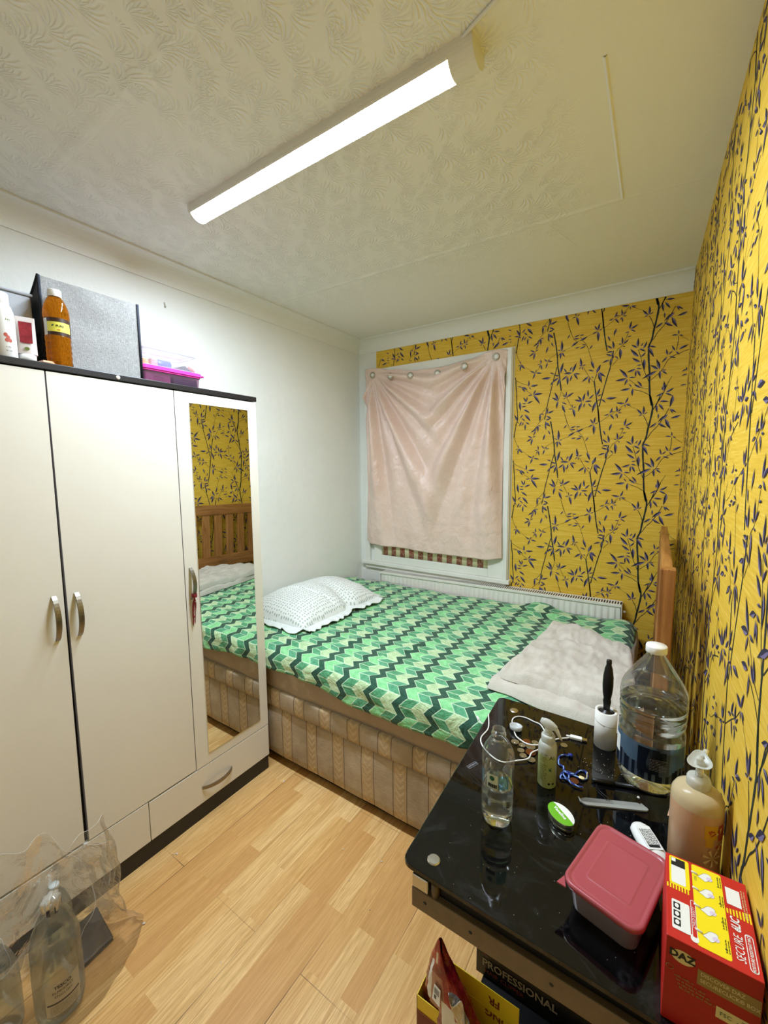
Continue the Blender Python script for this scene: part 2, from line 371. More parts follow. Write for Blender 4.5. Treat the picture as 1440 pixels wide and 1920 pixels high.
LEAVES='-1588 3276 -1655 3224;-1643 3075 -1663 3015;-1523 3114 -1531 3034;-1523 3114 -1469 3053;-1529 3114 -1562 3094;-1528 3122 -1530 3156;-1348 2993 -1410 3023;-1348 2993 -1378 2918;-1340 2988 -1267 2975;-1348 2997 -1333 3030;-1208 3104 -1249 3146;-1204 3100 -1149 3103;-1208 3096 -1229 3028;-1204 3112 -1177 3120;-1283 3086 -1289 3148;-1287 3086 -1327 3083;-1282 3082 -1272 3016;-1286 3082 -1309 3042;-1421 2835 -1423 2915;-1401 2839 -1303 2847;-1417 2831 -1391 2797;-1505 2843 -1461 2771;-1500 2839 -1432 2797;-1509 2843 -1556 2848;-1365 2734 -1334 2793;-1364 2730 -1247 2735;-1364 2730 -1279 2610;-1373 2730 -1430 2725;-1650 2675 -1506 2741;-1650 2671 -1558 2616;-1654 2662 -1626 2576;-1449 2649 -1484 2716;-1445 2649 -1438 2717;-1444 2632 -1499 2639;-1436 2628 -1362 2659;-1525 2664 -1509 2545;-1502 2596 -1443 2598;-1476 2563 -1399 2514;-1479 3535 -1519 3488;-1462 3534 -1386 3447;-1498 3491 -1452 3451;-1447 3443 -1393 3406;-1447 3418 -1448 3335;-1493 3454 -1524 3389;-1468 3440 -1500 3396;-1547 3457 -1591 3543;-1551 3449 -1615 3466;-1551 3457 -1530 3427;-1203 2487 -1182 2563;-1195 2496 -1110 2523;-1202 2462 -1138 2427;-1209 2412 -1146 2435;-1208 2403 -1204 2320;-1200 2387 -1150 2331;-1248 2498 -1287 2480;-1276 2493 -1277 2396;-1260 2498 -1227 2474;-1296 3392 -1294 3307;-1296 3388 -1343 3338;-1296 3392 -1256 3378;-1311 3345 -1382 3306;-1318 3329 -1349 3273;-1356 3240 -1418 3272;-1364 3237 -1432 3194;-1355 3232 -1373 3146;-1348 3248 -1316 3263;-1210 3283 -1231 3203;-1173 3325 -1145 3271;-1214 3396 -1198 3330;-1203 3411 -1153 3372;-1053 3196 -1056 3327;-1049 3191 -1013 3131;-1057 3188 -1063 3108;-1061 3204 -1100 3225;-1046 3199 -1008 3206;-1057 3188 -1090 3149;-921 3340 -863 3360;-863 3351 -814 3350;-927 3322 -862 3319;-946 3239 -868 3289;-861 3289 -776 3327;-909 3213 -858 3223;-857 3202 -793 3224;-790 3233 -837 3245;-966 3381 -998 3334;-726 3225 -757 3176;-736 3048 -697 2951;-1056 2948 -1026 3075;-1125 2948 -1180 2972;-1162 2915 -1273 2913;-1062 2923 -1132 2940;-1073 2903 -1145 2851;-1130 2875 -1171 2818;-1060 2899 -1096 2802;-924 2942 -882 3048;-934 3013 -958 2958;-927 2938 -1025 2938;-905 2931 -838 2917;-912 2930 -864 2854;-930 2914 -950 2843;-987 2947 -1023 3003;-982 2915 -1045 2863;-982 2907 -973 2803;-824 2999 -846 3102;-827 3003 -855 3016;-823 2996 -817 2956;-820 3003 -781 3016;-831 2996 -859 2967;-699 2929 -760 2950;-750 2880 -824 2823;-741 2866 -743 2794;-722 2873 -698 2852;-670 2900 -637 2992;-654 2908 -612 2811;-1071 2635 -1116 2737;-1075 2631 -1148 2679;-1071 2631 -1087 2539;-984 2665 -980 2738;-980 2662 -898 2713;-988 2669 -1025 2697;-988 2661 -1014 2647;-1028 2609 -972 2581;-1025 2583 -984 2483;-908 2530 -878 2422;-908 2532 -953 2521;-910 2534 -914 2582;-904 2534 -864 2548;-811 2597 -858 2672;-815 2599 -895 2627;-809 2593 -845 2486;-800 2601 -777 2697;-780 2596 -703 2596;-744 2645 -751 2729;-736 2619 -685 2671;-775 2582 -790 2526;-745 2575 -700 2528;-663 2648 -626 2738;-659 2593 -699 2462;-655 2644 -604 2665;-650 2594 -605 2610;-563 3647 -452 3648;-608 3643 -560 3598;-371 3575 -342 3646;-374 3577 -461 3591;-363 3570 -312 3563;-363 3570 -312 3542;-374 3571 -368 3530;-517 3475 -491 3543;-522 3472 -576 3457;-514 3469 -470 3408;-512 3489 -468 3498;-445 3484 -453 3558;-438 3487 -400 3525;-438 3479 -396 3476;-443 3471 -435 3414;-448 3472 -462 3444;-676 3363 -671 3247;-674 3371 -659 3452;-678 3372 -713 3433;-679 3363 -734 3335;-664 3367 -631 3385;-491 3363 -515 3281;-576 3293 -548 3233;-366 3328 -350 3414;-359 3330 -286 3369;-358 3324 -306 3292;-368 3308 -411 3298;-385 3252 -341 3258;-427 3180 -435 3264;-415 3183 -368 3228;-431 3182 -468 3190;-423 3159 -397 3154;-450 3146 -442 3019;-509 3146 -526 3238;-522 3150 -579 3196;-509 3117 -581 3115;-516 3073 -588 3101;-459 3032 -501 3068;-543 3034 -618 3008;-532 3050 -541 2966;-528 3109 -506 3041;-659 2917 -634 2995;-653 2900 -608 2784;-643 2912 -576 2852;-193 3441 -194 3537;-200 3443 -256 3509;-186 3444 -153 3468;-203 3442 -237 3428;-52 3569 31 3561;-60 3544 -9 3472;-77 3537 -67 3451;-58 3443 -55 3383;62 3628 40 3497;42 3484 102 3441;44 3481 71 3435;31 3428 -57 3353;7 3386 63 3270;-66 3346 -135 3295;-55 3344 26 3290;142 3413 52 3385;177 3538 131 3563;179 3482 140 3476;182 3440 134 3446;180 3414 154 3399;77 3197 72 3246;73 3194 15 3199;83 3194 119 3182;56 3039 25 3100;60 3031 98 2992;88 3046 169 3086;-6 3004 -21 3071;-1 3007 34 3045;8 2988 67 2965;-10 2990 -57 2933;115 3149 177 3117;-67 2867 -105 2980;-81 2867 -159 2924;-89 2857 -226 2784;-67 2855 -58 2763;-50 2851 1 2807;-47 2859 -8 2855;-278 3125 -278 3226;-283 3119 -345 3162;-227 3103 -198 3179;-255 3131 -229 3168;-268 3109 -203 3070;-264 3026 -350 3121;-247 3015 -203 3068;-248 2968 -331 3025;-281 2936 -232 2941;-192 3114 -127 3000;-178 3123 -109 3099;-215 2998 -205 2876;-288 2903 -373 2874;-284 2905 -229 2892;-283 2887 -285 2813;-274 2887 -239 2811;-359 2813 -447 2923;-366 2810 -481 2796;-362 2806 -389 2735;-348 2814 -282 2810;-231 2693 -299 2736;-219 2702 -268 2772;-328 2700 -428 2687;-305 2699 -306 2611;-314 2713 -346 2750;-17 2631 -24 2745;0 2623 70 2666;-24 2623 -90 2587;-6 2615 62 2581;-32 2647 -37 2687;173 2792 123 2775;171 2687 117 2680;169 2843 122 2819;165 2823 160 2866'
STEMS = [[float(a) for a in s.split()] for s in STEMS.split(';')]
LEAVES = [[float(a)/2000 for a in s.split()] for s in LEAVES.split(';')]
PER, TW, U0 = .5175, .914, -.827
def bamboo(mb, place, inside, u_lo, u_hi, z_lo, z_hi, TW=TW, U0=U0, drop=0, x_lo=-9, x_hi=9, shift=0, dz0=0):
    """pattern tiles; place(u, z, lift) -> point, inside(u, z) -> keep; drop = vertical step between paper widths"""
    for iu in range(int(math.floor((u_lo-U0)/TW))-2, int((u_hi-U0)/TW)+2):
        for iz in range(-5, 5):
            du, dz = iu*TW+shift, iz*PER+dz0+(iu % 2)*drop
            for s in STEMS:
                if not x_lo < sum(s[1::2])/len(s[1::2])/2000 < x_hi: continue
                wd = s[0]/1000*1.05; pts = [(s[i]/2000+du, s[i+1]/2000+dz) for i in range(1, len(s), 2)]
                P = smooth_path([(a, c_, 0) for a, c_ in pts], 3)
                L = []; Rr = []
                for i, p in enumerate(P):
                    d = P[min(i+1, len(P)-1)]-P[max(0, i-1)]; d.normalize(); n = Vector((-d.y, d.x, 0))
                    k = wd*(1.0+.18*sin(i*2.3+s[1]))/2
                    L.append(p+n*k); Rr.append(p-n*k)
                for i in range(len(P)-1):
                    if all(inside(q.x, q.y) for q in (L[i], Rr[i], L[i+1], Rr[i+1])):
                        mb.add([place(q.x, q.y, .0006) for q in (L[i], Rr[i], Rr[i+1], L[i+1])], [(0,1,2,3)], M_stem)
            for a in LEAVES:
                if not x_lo < (a[0]+a[2])/2 < x_hi: continue
                x0, z0, x1, z1 = a[0]+du, a[1]+dz, a[2]+du, a[3]+dz
                if not (inside(x0, z0) and inside(x1, z1)): continue
                d = Vector((x1-x0, z1-z0)); ln = d.length; n = Vector((-d.y, d.x))/ln
                wd = min(.014, max(.0052, ln*.235))
                bow = n*ln*.03*(1 if int(x0*9999) % 2 else -1)
                pr = [(0,0), (.18,.55), (.42,1), (.65,.8), (.85,.35), (1,0)]
                def pt(tt, k): q = Vector((x0, z0))+d*tt+n*k*wd+bow*sin(PI*tt); return q
                up_ = [pt(a_, b_/2) for a_, b_ in pr]; dn = [pt(a_, -b_/2) for a_, b_ in pr[1:-1]][::-1]
                poly = up_+dn
                mb.add([place(q.x, q.y, .0010) for q in poly], [tuple(range(len(poly)))], M_leaf)
                sl = [pt(.03, .0), pt(.2, .42), pt(.38, .62), pt(.55, .5), pt(.72, .15), pt(.5, .18), pt(.25, .0)]
                mb.add([place(q.x, q.y, .0013) for q in sl], [tuple(range(len(sl)))], M_leaf2)

mb = MB(); mb.box((XL-.1, YB, 0), (WX0+.1, YB+.1, ZC), M_wall)
Y1 = YB-.0012
for x0, x1, z0, z1 in ((-.80, WX0, 0, 2.34), (-1.856, -.80, 2.19, 2.34)):
    mb.quad([(x0, Y1, z0), (x1, Y1, z0), (x1, Y1, z1), (x0, Y1, z1)], M_paper)
def ins_back(u, z): return (-.80 < u < WX0 and .1 < z < 2.33) or (-1.854 < u < WX0 and 2.19 < z < 2.33)
bamboo(mb, lambda u, z, l: Vector((u, Y1-l, z)), ins_back, -1.86, WX0, .1, 2.33)
mb.build('wall_back', kind='structure')

mb = MB()
wd_ = Vector((WX1-WX0, YF-YB, 0)); WLEN = wd_.length; wd_.normalize(); wn = Vector((-1, wd_.x/wd_.y, 0)).normalized()
mb.add([(WX0, YB, 0), (WX1, YF, 0), (WX1, YF, ZC), (WX0, YB, ZC), (WX0+.1, YB, 0), (WX1+.1, YF, 0), (WX1+.1, YF, ZC), (WX0+.1, YB, ZC)], [(0,1,2,3), (4,7,6,5), (0,3,7,4), (1,5,6,2), (3,2,6,7)], M_paper)
def pl_r(u, z, l): return Vector((WX0, YB, z)) + wd_*(u-WX0) + wn*l
bamboo(mb, pl_r, lambda u, z: WX0+.002 < u < WX0+WLEN and .02 < z < ZC-.005, WX0, WX0+WLEN, 0, ZC, TW=.53, U0=-.443, drop=PER/2, x_lo=-.443, x_hi=.087, shift=.4866, dz0=.02)
# worn ragged paper edge along the ceiling
mb.build('wall_right', kind='structure')

# --- coving
def cove(name, p0, p1, inward, m0=0, m1=0):
    """quarter-hollow strip; inward = unit vector into the room; m0/m1 mitre the ends"""
    p0, p1, iw = Vector(p0), Vector(p1), Vector(inward); mb = MB(); d = (p1-p0).normalized()
    prof = [(0, .0), (.006, 0), (.006, .006)] + [(.006+.064*(1-cos(a)), .006+.078*sin(a)) for a in [PI/2*k/8 for k in range(9)]] + [(.076, .084), (.076, .092)]
    ring = []
    for q, s_ in ((p0, m0), (p1, m1)):
        ring.append([q + iw*a + d*(s_*a) + Vector((0, 0, ZC-.092+h_)) for a, h_ in prof])
    n = len(prof); mb.add(ring[0]+ring[1], [(i, n+i, n+i+1, i+1) for i in range(n-1)], M_cove, smooth=False)
    return mb.build(name, kind='structure')
cove('trim_1', (XL, YF, 0), (XL, YB, 0), (1, 0, 0), 0, -1)
cove('trim_2', (XL, YB, 0), (WX0, YB, 0), (0, -1, 0), 1, 0)

# --- window: painted frame, panes, sill
M_gloss = mat('white_gloss_paint', '#ecebe2', rough=.35, bump=.25, bump_scale=25, bump_dist=.003, noise_amt=.06, noise_scale=6)
win = bpy.data.objects.new('window_1', None); C.objects.link(win); win['kind'] = 'structure'; win.location = (-1.375, YB, .68)
def wloc(x, y, z): return (x+1.375, y-YB, z-.68)
mb = MB()
for a, c_ in (((-1.875, 2.672, .70), (-1.80, YB, 2.185)), ((-.94, 2.672, .70), (-.805, YB, 2.185)), ((-1.80, 2.672, 2.08), (-.94, YB, 2.185)), ((-1.80, 2.672, .70), (-.94, YB, .757))):
    mb.box(wloc(*a), wloc(*c_), M_gloss, bev=.004)
mb.box(wloc(-.845, 2.664, .70), wloc(-.81, 2.674, 2.18), M_gloss, bev=.003)
mb.box(wloc(-1.955, 2.672, .70), wloc(-1.915, YB, 2.0), M_gloss, bev=.003)
mb.box(wloc(-1.80, 2.682, 1.42), wloc(-.94, YB, 1.46), M_gloss, bev=.003)
mb.build('window_frame', win)
mb = MB(); mb.box(wloc(-1.80, 2.694, .757), wloc(-.94, 2.698, 2.08), m_film('window_glass', tint='#303840')); mb.build('pane', win)
mb = MB(); mb.box(wloc(-1.985, 2.655, .672), wloc(-.79, YB, .70), M_gloss, bev=.004)
mb.box(wloc(-1.96, 2.675, .64), wloc(-.815, YB, .672), M_gloss, bev=.003); mb.build('window_sill', win)

# --- chequered blind behind the curtain
M_blind = mat('checked_blind', '#e8dcb0', rough=.8)
t = NT(M_blind); b = t.n['Principled BSDF']; o = t.coords(); x, y, z = t.sep(o)
fx = t.math('FRACT', t.math('MULTIPLY', t.math('ADD', x, 5.0), 1/.0775))
s1 = t.math('GREATER_THAN', fx, .45)
sp = t.ramp(t.noise(o, 90, 3), [(.42, lin('#b98a72')), (.55, lin('#96503f'))])
t.l.new(t.mix(s1, lin('#e6dbb4'), sp), b.inputs['Base Color'])
def blind_fn(u, v): return (-1.80+.86*u, 2.678-.004*sin(u*9), .758+.9*v)
MB().grid(blind_fn, 30, 12, M_blind).build('window_blind', label='red and cream chequered blind showing below the pink curtain', cat='blind', solid=.002)

# ================================================================ LED BATTEN
M_led = bpy.data.materials.new('led_diffuser'); M_led.use_nodes = True
b = M_led.node_tree.nodes['Principled BSDF']; b.inputs['Base Color'].default_value = (.9, .9, .9, 1)
b.inputs['Emission Color'].default_value = (.80, .925, 1.08, 1); b.inputs['Emission Strength'].default_value = LAMP_STRENGTH
M_cap = mat('white_lamp_plastic', '#e6e4dc', rough=.4)
LX0, LX1, LY = -1.50, -.40, 1.005
lamp = thing('ceiling_light', 'long white LED batten lamp, switched on, fixed under the ceiling', 'ceiling light', (LX0, LY, ZC))
def dsec(w_, h_, k=12, base=0.0):
    return [(-w_/2, base)] + [(-w_/2*cos(PI*i/k), -.012-(h_-.012)*sin(PI*i/k)) for i in range(k+1)] + [(w_/2, base)]
def extr(sec, x0, x1, m, mb, smooth=True):
    n = len(sec); vs_ = [(x0, a, c_) for a, c_ in sec] + [(x1, a, c_) for a, c_ in sec]
    mb.add(vs_, [(i, i+1, n+i+1, n+i) for i in range(n-1)] + [tuple(range(n)), tuple(range(n, 2*n))[::-1]], m, smooth=False)
L = LX1-LX0
mb = MB(); extr([(-.0375, 0), (-.0380, -.012), (-.0372, -.024), (-.0345, -.0300), (-.0338, -.0274), (.0338, -.0274), (.0345, -.0300), (.0372, -.024), (.0380, -.012), (.0375, 0)], .012, L-.062, M_cap, mb); mb.build('housing', lamp)
mb = MB(); extr([(.0335*(i/7-1), -.0275-.0050*(1-(i/7-1)**2)) for i in range(15)], .012, L-.062, M_led, mb); mb.build('diffuser', lamp)
mb = MB(); extr(dsec(.077, .049, 14), 0, .012, M_cap, mb); mb.build('end_cap', lamp)
mb = MB(); extr(dsec(.077, .049, 14), L-.062, L, M_cap, mb); mb.build('end_cap', lamp)
mb = MB(); mb.tube(smooth_path([(-.462, 1.045, ZC-.004), (-.468, 1.01, ZC-.004), (-.45, .985, ZC-.004), (-.413, .965, ZC-.004), (-.33, .935, ZC-.004), (-.1, .86, ZC-.004), (.12, .80, ZC-.004)], 8), .0042, M_cap, 8)
mb.build('lamp_cable', label='thin cream painted cable curving along the ceiling from the lamp end', cat='cable')

# ================================================================ CURTAIN
M_cur = mat('pink_satin', '#d9b7a6', rough=.33, sheen=.2, spec=.9)
t = NT(M_cur); b = t.n['Principled BSDF']; o = t.coords()
f = t.noise(t.mapping(o, scale=(16, 16, 12)), 1, 6, .62, 1.6)
f2 = t.noise(t.mapping(o, scale=(4, 4, 3)), 1, 4, .6, 1)
t.l.new(t.mix(f2, lin('#e0bcaa'), lin('#f6e0d2')), b.inputs['Base Color'])
t.l.new(t.bump(f, .5, .012), b.inputs['Normal'])
M_ring = mat('brushed_nickel', '#b9b3a2', rough=.3, metal=1)
gx = [-1.895, -1.854, -1.672, -1.491, -1.299, -1.101, -.904, -.865]
gz = [2.150, 2.137, 2.101, 2.079, 2.076, 2.094, 2.133, 2.146]
CX0, CX1 = -1.936, -.836
def interp(x, X, Z):
    if x <= X[0]: return Z[0]
    for i in range(len(X)-1):
        if x <= X[i+1]:
            k = (x-X[i])/(X[i+1]-X[i]); k = k*k*(3-2*k); return Z[i]*(1-k)+Z[i+1]*k
    return Z[-1]
def cur_top(x): return interp(x, [-1.936, -1.854, -1.672, -1.491, -1.299, -1.101, -.904, -.836], [2.192, 2.188, 2.153, 2.128, 2.124, 2.142, 2.178, 2.170])
def cur_pt(x, z):
    zt = cur_top(x); r_out = 0
    dL = math.hypot(x+1.87, z-2.15); dR = math.hypot(x+.90, z-2.15)
    aL = math.atan2(x+1.87, 2.16-z); aR = math.atan2(-.90-x, 2.16-z)
    wL = math.exp(-((dL-.45)/.85)**2)*sstep(.03, .25, dL); wR = math.exp(-((dR-.45)/.85)**2)*sstep(.03, .25, dR)
    wL *= 1-sstep(-1.50, -1.22, x); wR *= sstep(-1.52, -1.22, x)
    fL = wL*(max(0, sin(aL*15+.6))**1.1*.058 + .012*sin(aL*29)); fR = wR*(max(0, sin(aR*15+.9))**1.1*.062 + .012*sin(aR*27+1))
    side = .014*math.exp(-((x+1.936)/.03)**2) + .012*math.exp(-((x+.836)/.03)**2)
    belly = .016*math.exp(-((x+1.39)/.38)**2-((z-1.35)/.5)**2)
    low = .006*sin(x*22+1.3)*sstep(1.5, .85, z) + .004*sin(x*47+z*3)*sstep(1.9, 1.1, z)
    cr = .006*nz(x, z, 0, 7) + .003*nz(x, z, 4, 18)+.0012*nz(x, z, 9, 40)
    return Vector((x, 2.664-.006-max(0, fL+fR+belly+low+cr+.007)+side, z))
def cur_fn(u, v):
    x = CX0+(CX1-CX0)*u
    zb = interp(x, [-1.936, -1.9, -1.7, -1.3, -.95, -.836], [.868, .842, .838, .824, .826, .842]); zt = cur_top(x)
    z = zb+(zt-zb)*v
    xin = x + .014*sin(PI*v)*(1 if u < .5 else -1)*abs(2*u-1)**6
    p = cur_pt(x, z); p.x = xin
    return p
cur = thing('curtain', 'dusty pink satin curtain pinned by its corners over the window', 'curtain', (-1.385, 2.66, 2.15))
M_off = T(1.385, -2.66, -2.15)
mb = MB(); mb.grid(cur_fn, 150, 170, M_cur, M_off); mb.build('cloth', cur, solid=.0015)
for i in range(1, 7):
    p = cur_pt(gx[i], gz[i]); mb = MB()
    mb.lathe([(.0135, -.001), (.0135, -.004), (.016, -.006), (.021, -.0055), (.0235, -.002), (.0235, .002), (.0135, .002)], M_ring, T(p.x+1.385, p.y-2.66-.006, p.z-2.15) @ RX(PI/2) @ Matrix.Scale(-1, 4, (0, 0, 1)), 28)
    mb.lathe([(0, 0), (.0135, 0)], M_gloss, T(p.x+1.385, p.y-2.66-.0065, p.z-2.15) @ RX(PI/2), 20)
    mb.build('eyelet', cur)

# ================================================================ RADIATOR
M_rad = mat('radiator_enamel', '#ece9df', rough=.35, noise_amt=.05, noise_scale=7)
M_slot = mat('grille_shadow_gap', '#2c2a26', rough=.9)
M_rust = mat('brown_fittings', '#54412f', rough=.6)
rad = thing('radiator', 'long white panel radiator under the window sill, between bed and wall', 'radiator', (-.95, 2.65, .12)); rad.rotation_euler.y = -.019
RX0, RX1, RZ1 = -1.765, -.132, .655
ro = T(.95, -2.65, -.12)
mb = MB()
def rfl(u, v):
    x = RX0+.03+(RX1-RX0-.06)*u; z = .14+(RZ1-.022-.14)*v
    edge = sstep(0, .06, v)*sstep(1, .9, v)
    k = .5-.5*cos(2*PI*(x-RX0)/.0335); return (x, 2.612-.007*edge*min(1, k*1.5), z)
mb.grid(rfl, 500, 14, M_rad, ro)
mb.box((RX0+.006, 2.613, .14), (RX1-.006, 2.628, RZ1-.012), M_rad, ro, .003)
mb.box((RX0+.006, 2.668, .14), (RX1-.006, 2.682, RZ1-.012), M_rad, ro, .003)
mb.build('panel', rad)
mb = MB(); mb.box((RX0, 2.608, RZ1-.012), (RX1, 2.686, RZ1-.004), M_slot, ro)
nb = 118
mb.box((RX0, 2.606, RZ1-.016), (RX1, 2.616, RZ1), M_rad, ro, .002)
mb.box((RX0, 2.678, RZ1-.016), (RX1, 2.688, RZ1), M_rad, ro, .002)
for i in range(nb):
    x = RX0+.012+(RX1-RX0-.024)*i/(nb-1); mb.box((x-.0032, 2.612, RZ1-.004), (x+.0032, 2.68, RZ1-.0005), M_rad, ro)
mb.build('top_grille', rad)
for x in (RX0-.002, RX1-.002):
    mb = MB(); mb.box((x, 2.606, .13), (x+.004, 2.688, RZ1-.004), M_rad, ro, .0015)
    mb.build('side_panel', rad)
mb = MB(); mb.tube([(RX1+.004, 2.64, .20), (RX1+.025, 2.64, .20), (RX1+.03, 2.64, .12)], .008, M_rust, 10, ro)
mb.lathe([(0, 0), (.013, 0), (.015, .02), (.012, .05), (0, .052)], M_rad, ro @ T(RX1+.026, 2.64, .2), 16); mb.build('valve', rad)
mb = MB(); mb.tube([(RX1, 2.64, .608), (RX1+.014, 2.64, .608), (RX1+.016, 2.64, .604)], .007, M_rad, 10, ro); mb.build('bleed_plug', rad)

# ================================================================ WARDROBE
M_wd = mat('cream_laminate', '#e9e5d8', rough=.34, spec=.45, noise_amt=.03, noise_scale=3)
M_wdb = mat('black_laminate', '#1f1d1d', rough=.4, noise_amt=.2, noise_scale=30)
M_edge = mat('grey_edge_band', '#b4b0b4', rough=.45)
M_han = mat('brushed_steel', '#8f897c', rough=.38, metal=1)
M_mir = mat('mirror_silver', '#e4e6e2', rough=.0, metal=1)
WF = -1.506
wdr = thing('wardrobe', 'white three door wardrobe with black top and plinth and a long mirror', 'wardrobe', (-1.75, .68, 0))
wo = T(1.75, -.68, 0)
Y0, Y1w = .112, 1.246
mb = MB()
mb.box((-1.995, Y0, .07), (WF-.019, Y0+.016, 1.737), M_wd, wo); mb.box((-1.995, Y1w-.016, .07), (WF-.019, Y1w, 1.737), M_wd, wo)
mb.box((-1.995, Y0+.016, .07), (-1.985, Y1w-.016, 1.737), M_wdb, wo)
for y in (.488, .873): mb.box((-1.985, y-.008, .07), (WF-.021, y+.008, 1.737), M_wdb, wo)
mb.box((-1.985, Y0+.016, .22), (WF-.021, Y1w-.016, .232), M_wdb, wo); mb.box((-1.985, Y0+.016, .07), (WF-.021, Y1w-.016, .085), M_wdb, wo)
mb.build('body', wdr)
mb = MB(); mb.box((-1.998, Y0-.004, 1.737), (WF+.004, Y1w+.004, 1.757), M_wdb, wo, .002)
mb.lathe([(0, .0015), (.006, .001), (.0065, 0)], M_wd, wo @ T(WF+.004, .687, 1.747) @ RY(PI/2), 14)
mb.build('top_panel', wdr)
mb = MB(); mb.box((-1.99, Y0+.01, 0), (WF-.004, Y1w-.003, .068), M_wdb, wo, .001); mb.build('plinth', wdr)
def handle(parent, M, ln):
    mb = MB(); pts = []
    for i in range(15):
        k = i/14; pts.append((.004+.026*sin(PI*k)**.7, 0, (k-.5)*ln))
    vs_ = []; fs = []
    for i, (x, y, z) in enumerate(pts):
        hw = .0058+.0012*sin(PI*i/14)
        vs_ += [(x, -hw, z), (x, hw, z), (max(0, x-.006), hw, z), (max(0, x-.006), -hw, z)]
    for i in range(14):
        for k in range(4): fs.append((i*4+k, i*4+(k+1) % 4, i*4+4+(k+1) % 4, i*4+4+k))
    mb.add(vs_, fs+[(3,2,1,0), (56,57,58,59)], M_han, M, False)
    return mb.build('handle', parent)
def door(ya, yb, za, zb, skew=0):
    mb = MB(); x0, x1 = WF-.017, WF
    # the left hand door has dropped a little on its hinges
    P = [(ya, za), (yb-skew, za), (yb, zb), (ya+skew*.3, zb)]
    vs_ = [(x0, y, z) for y, z in P] + [(x1, y, z) for y, z in P]
    mb.add(vs_, [(4,5,6,7)], M_wd, wo); mb.add(vs_, [(0,3,2,1), (0,1,5,4), (1,2,6,5), (2,3,7,6), (3,0,4,7)], M_edge, wo)
    return mb
d1 = door(Y0, .4895, .234, 1.733, .009).build('door', wdr); handle(d1, wo @ T(WF, .460, .998), .14)
d2 = door(.4935, .8735, .230, 1.733).build('door', wdr); handle(d2, wo @ T(WF, .5185, .995), .14)
d3 = door(.8765, Y1w, .226, 1.733).build('door', wdr); handle(d3, wo @ T(WF, .899, 1.0), .128)
mb = MB(); mb.box((WF+.0002, .931, .270), (WF+.0035, 1.200, 1.696), M_mir, wo, .0012); mb.build('mirror', d3)
mb = MB(); mb.box((WF-.017, .686, .070), (WF, Y1w, .222), M_wd, wo, .001); dr = mb.build('drawer', wdr)
handle(dr, wo @ T(WF, .966, .136) @ RX(PI/2), .142)
mb = MB(); mb.box((WF-.017, Y0, .070), (WF, .683, .2255), M_wd, wo, .001); mb.build('drawer', wdr)
# red thread charm on the mirror door handle
M_red = mat('red_thread', '#8c2a2a', rough=.8, noise_amt=.4, noise_scale=200)
mb = MB(); tz = .950
for k in range(5): mb.tube([(WF+.018+.009*cos(a), .899+.009*sin(a), tz+.003*k) for a in [2*PI*i/10 for i in range(11)]], .0015, M_red, 6)
for k in range(5):
    y0 = .892+.0035*k
    mb.tube(smooth_path([(WF+.022, .897, tz), (WF+.014, y0, tz-.03), (WF+.010, y0+.004*sin(k*3), tz-.07), (WF+.008, .897+.005*sin(k*5), tz-.105-.008*(k % 3))], 5), [.0016]*15+[.0005], M_red, 5)
for z in (.925, .897, .87): mb.lathe([(0, -.005), (.004, 0), (0, .005)], M_red, T(WF+.012, .897, z), 8)
mb.build('thread_tassel', label='dark red knotted thread hanging from the mirror door handle', cat='tassel')

# ================================================================ BED
M_div = mat('striped_divan_fabric', '#9b8568', rough=.85, spec=.2)
def divan_nodes(m, phase):
    t = NT(m); b = t.n['Principled BSDF']; o = t.coords(); x, y, z = t.sep(o)
    fx = t.math('FRACT', t.math('MULTIPLY', t.math('ADD', x, 10+phase), 1/.1575))
    line1 = t.math('LESS_THAN', t.math('ABSOLUTE', t.math('SUBTRACT', fx, .01)), .012)
    line2 = t.math('LESS_THAN', t.math('ABSOLUTE', t.math('SUBTRACT', fx, .61)), .012)
    ln = t.math('MAXIMUM', line1, line2)
    nar = t.math('GREATER_THAN', fx, .61)
    wx = t.math('MULTIPLY', t.math('ABSOLUTE', t.math('SUBTRACT', fx, .81)), .1575*1.0)
    # little woven leaves climbing the narrow stripe
    herr = t.math('SINE', t.math('MULTIPLY', t.math('SUBTRACT', z, t.math('MULTIPLY', wx, 1.1)), 210))
    herr = t.math('MULTIPLY', t.math('MULTIPLY', t.math('GREATER_THAN', herr, .2), nar), t.math('LESS_THAN', wx, .02))
    f = t.noise(o, 5, 6, .65, .5); f2 = t.noise(t.mapping(o, scale=(60, 60, 240)), 1, 3)
    c = t.ramp(f, [(.32, lin('#9c8b74')), (.55, lin('#b5a48c')), (.75, lin('#c9ba9f'))])
    c = t.mix(t.math('MULTIPLY', f2, .25), c, lin('#d8c6a4'))
    c = t.mix(t.math('MULTIPLY', nar, .35), c, lin('#c9a672'))
    c = t.mix(t.math('MULTIPLY', herr, .35), c, lin('#e6cf9f'))
    stain = t.math('MULTIPLY', t.ramp(t.noise(o, 11, 5, .7), [(.4, (0,0,0)), (.7, (1,1,1))]), t.ramp(z, [(.05, (.8,.8,.8)), (.2, (.15,.15,.15)), (.3, (.3,.3,.3))]))
    c = t.mix(t.math('MULTIPLY', stain, .6), c, lin('#7c6850'))
    c = t.mix(t.math('MULTIPLY', ln, .75), c, lin('#4d4034'))
    t.l.new(c, b.inputs['Base Color']); t.l.new(t.bump(t.math('SUBTRACT', f2, t.math('MULTIPLY', ln, 2)), .4, .002), b.inputs['Normal'])
divan_nodes(M_div, .153+.0)
M_div2 = mat('striped_divan_fabric_border', '#9b8568', rough=.85, spec=.2); divan_nodes(M_div2, .153-.091+.0)
M_mat = mat('grubby_satin_ticking', '#9a8770', rough=.4, sheen=.3)
t = NT(M_mat); b = t.n['Principled BSDF']; o = t.coords()
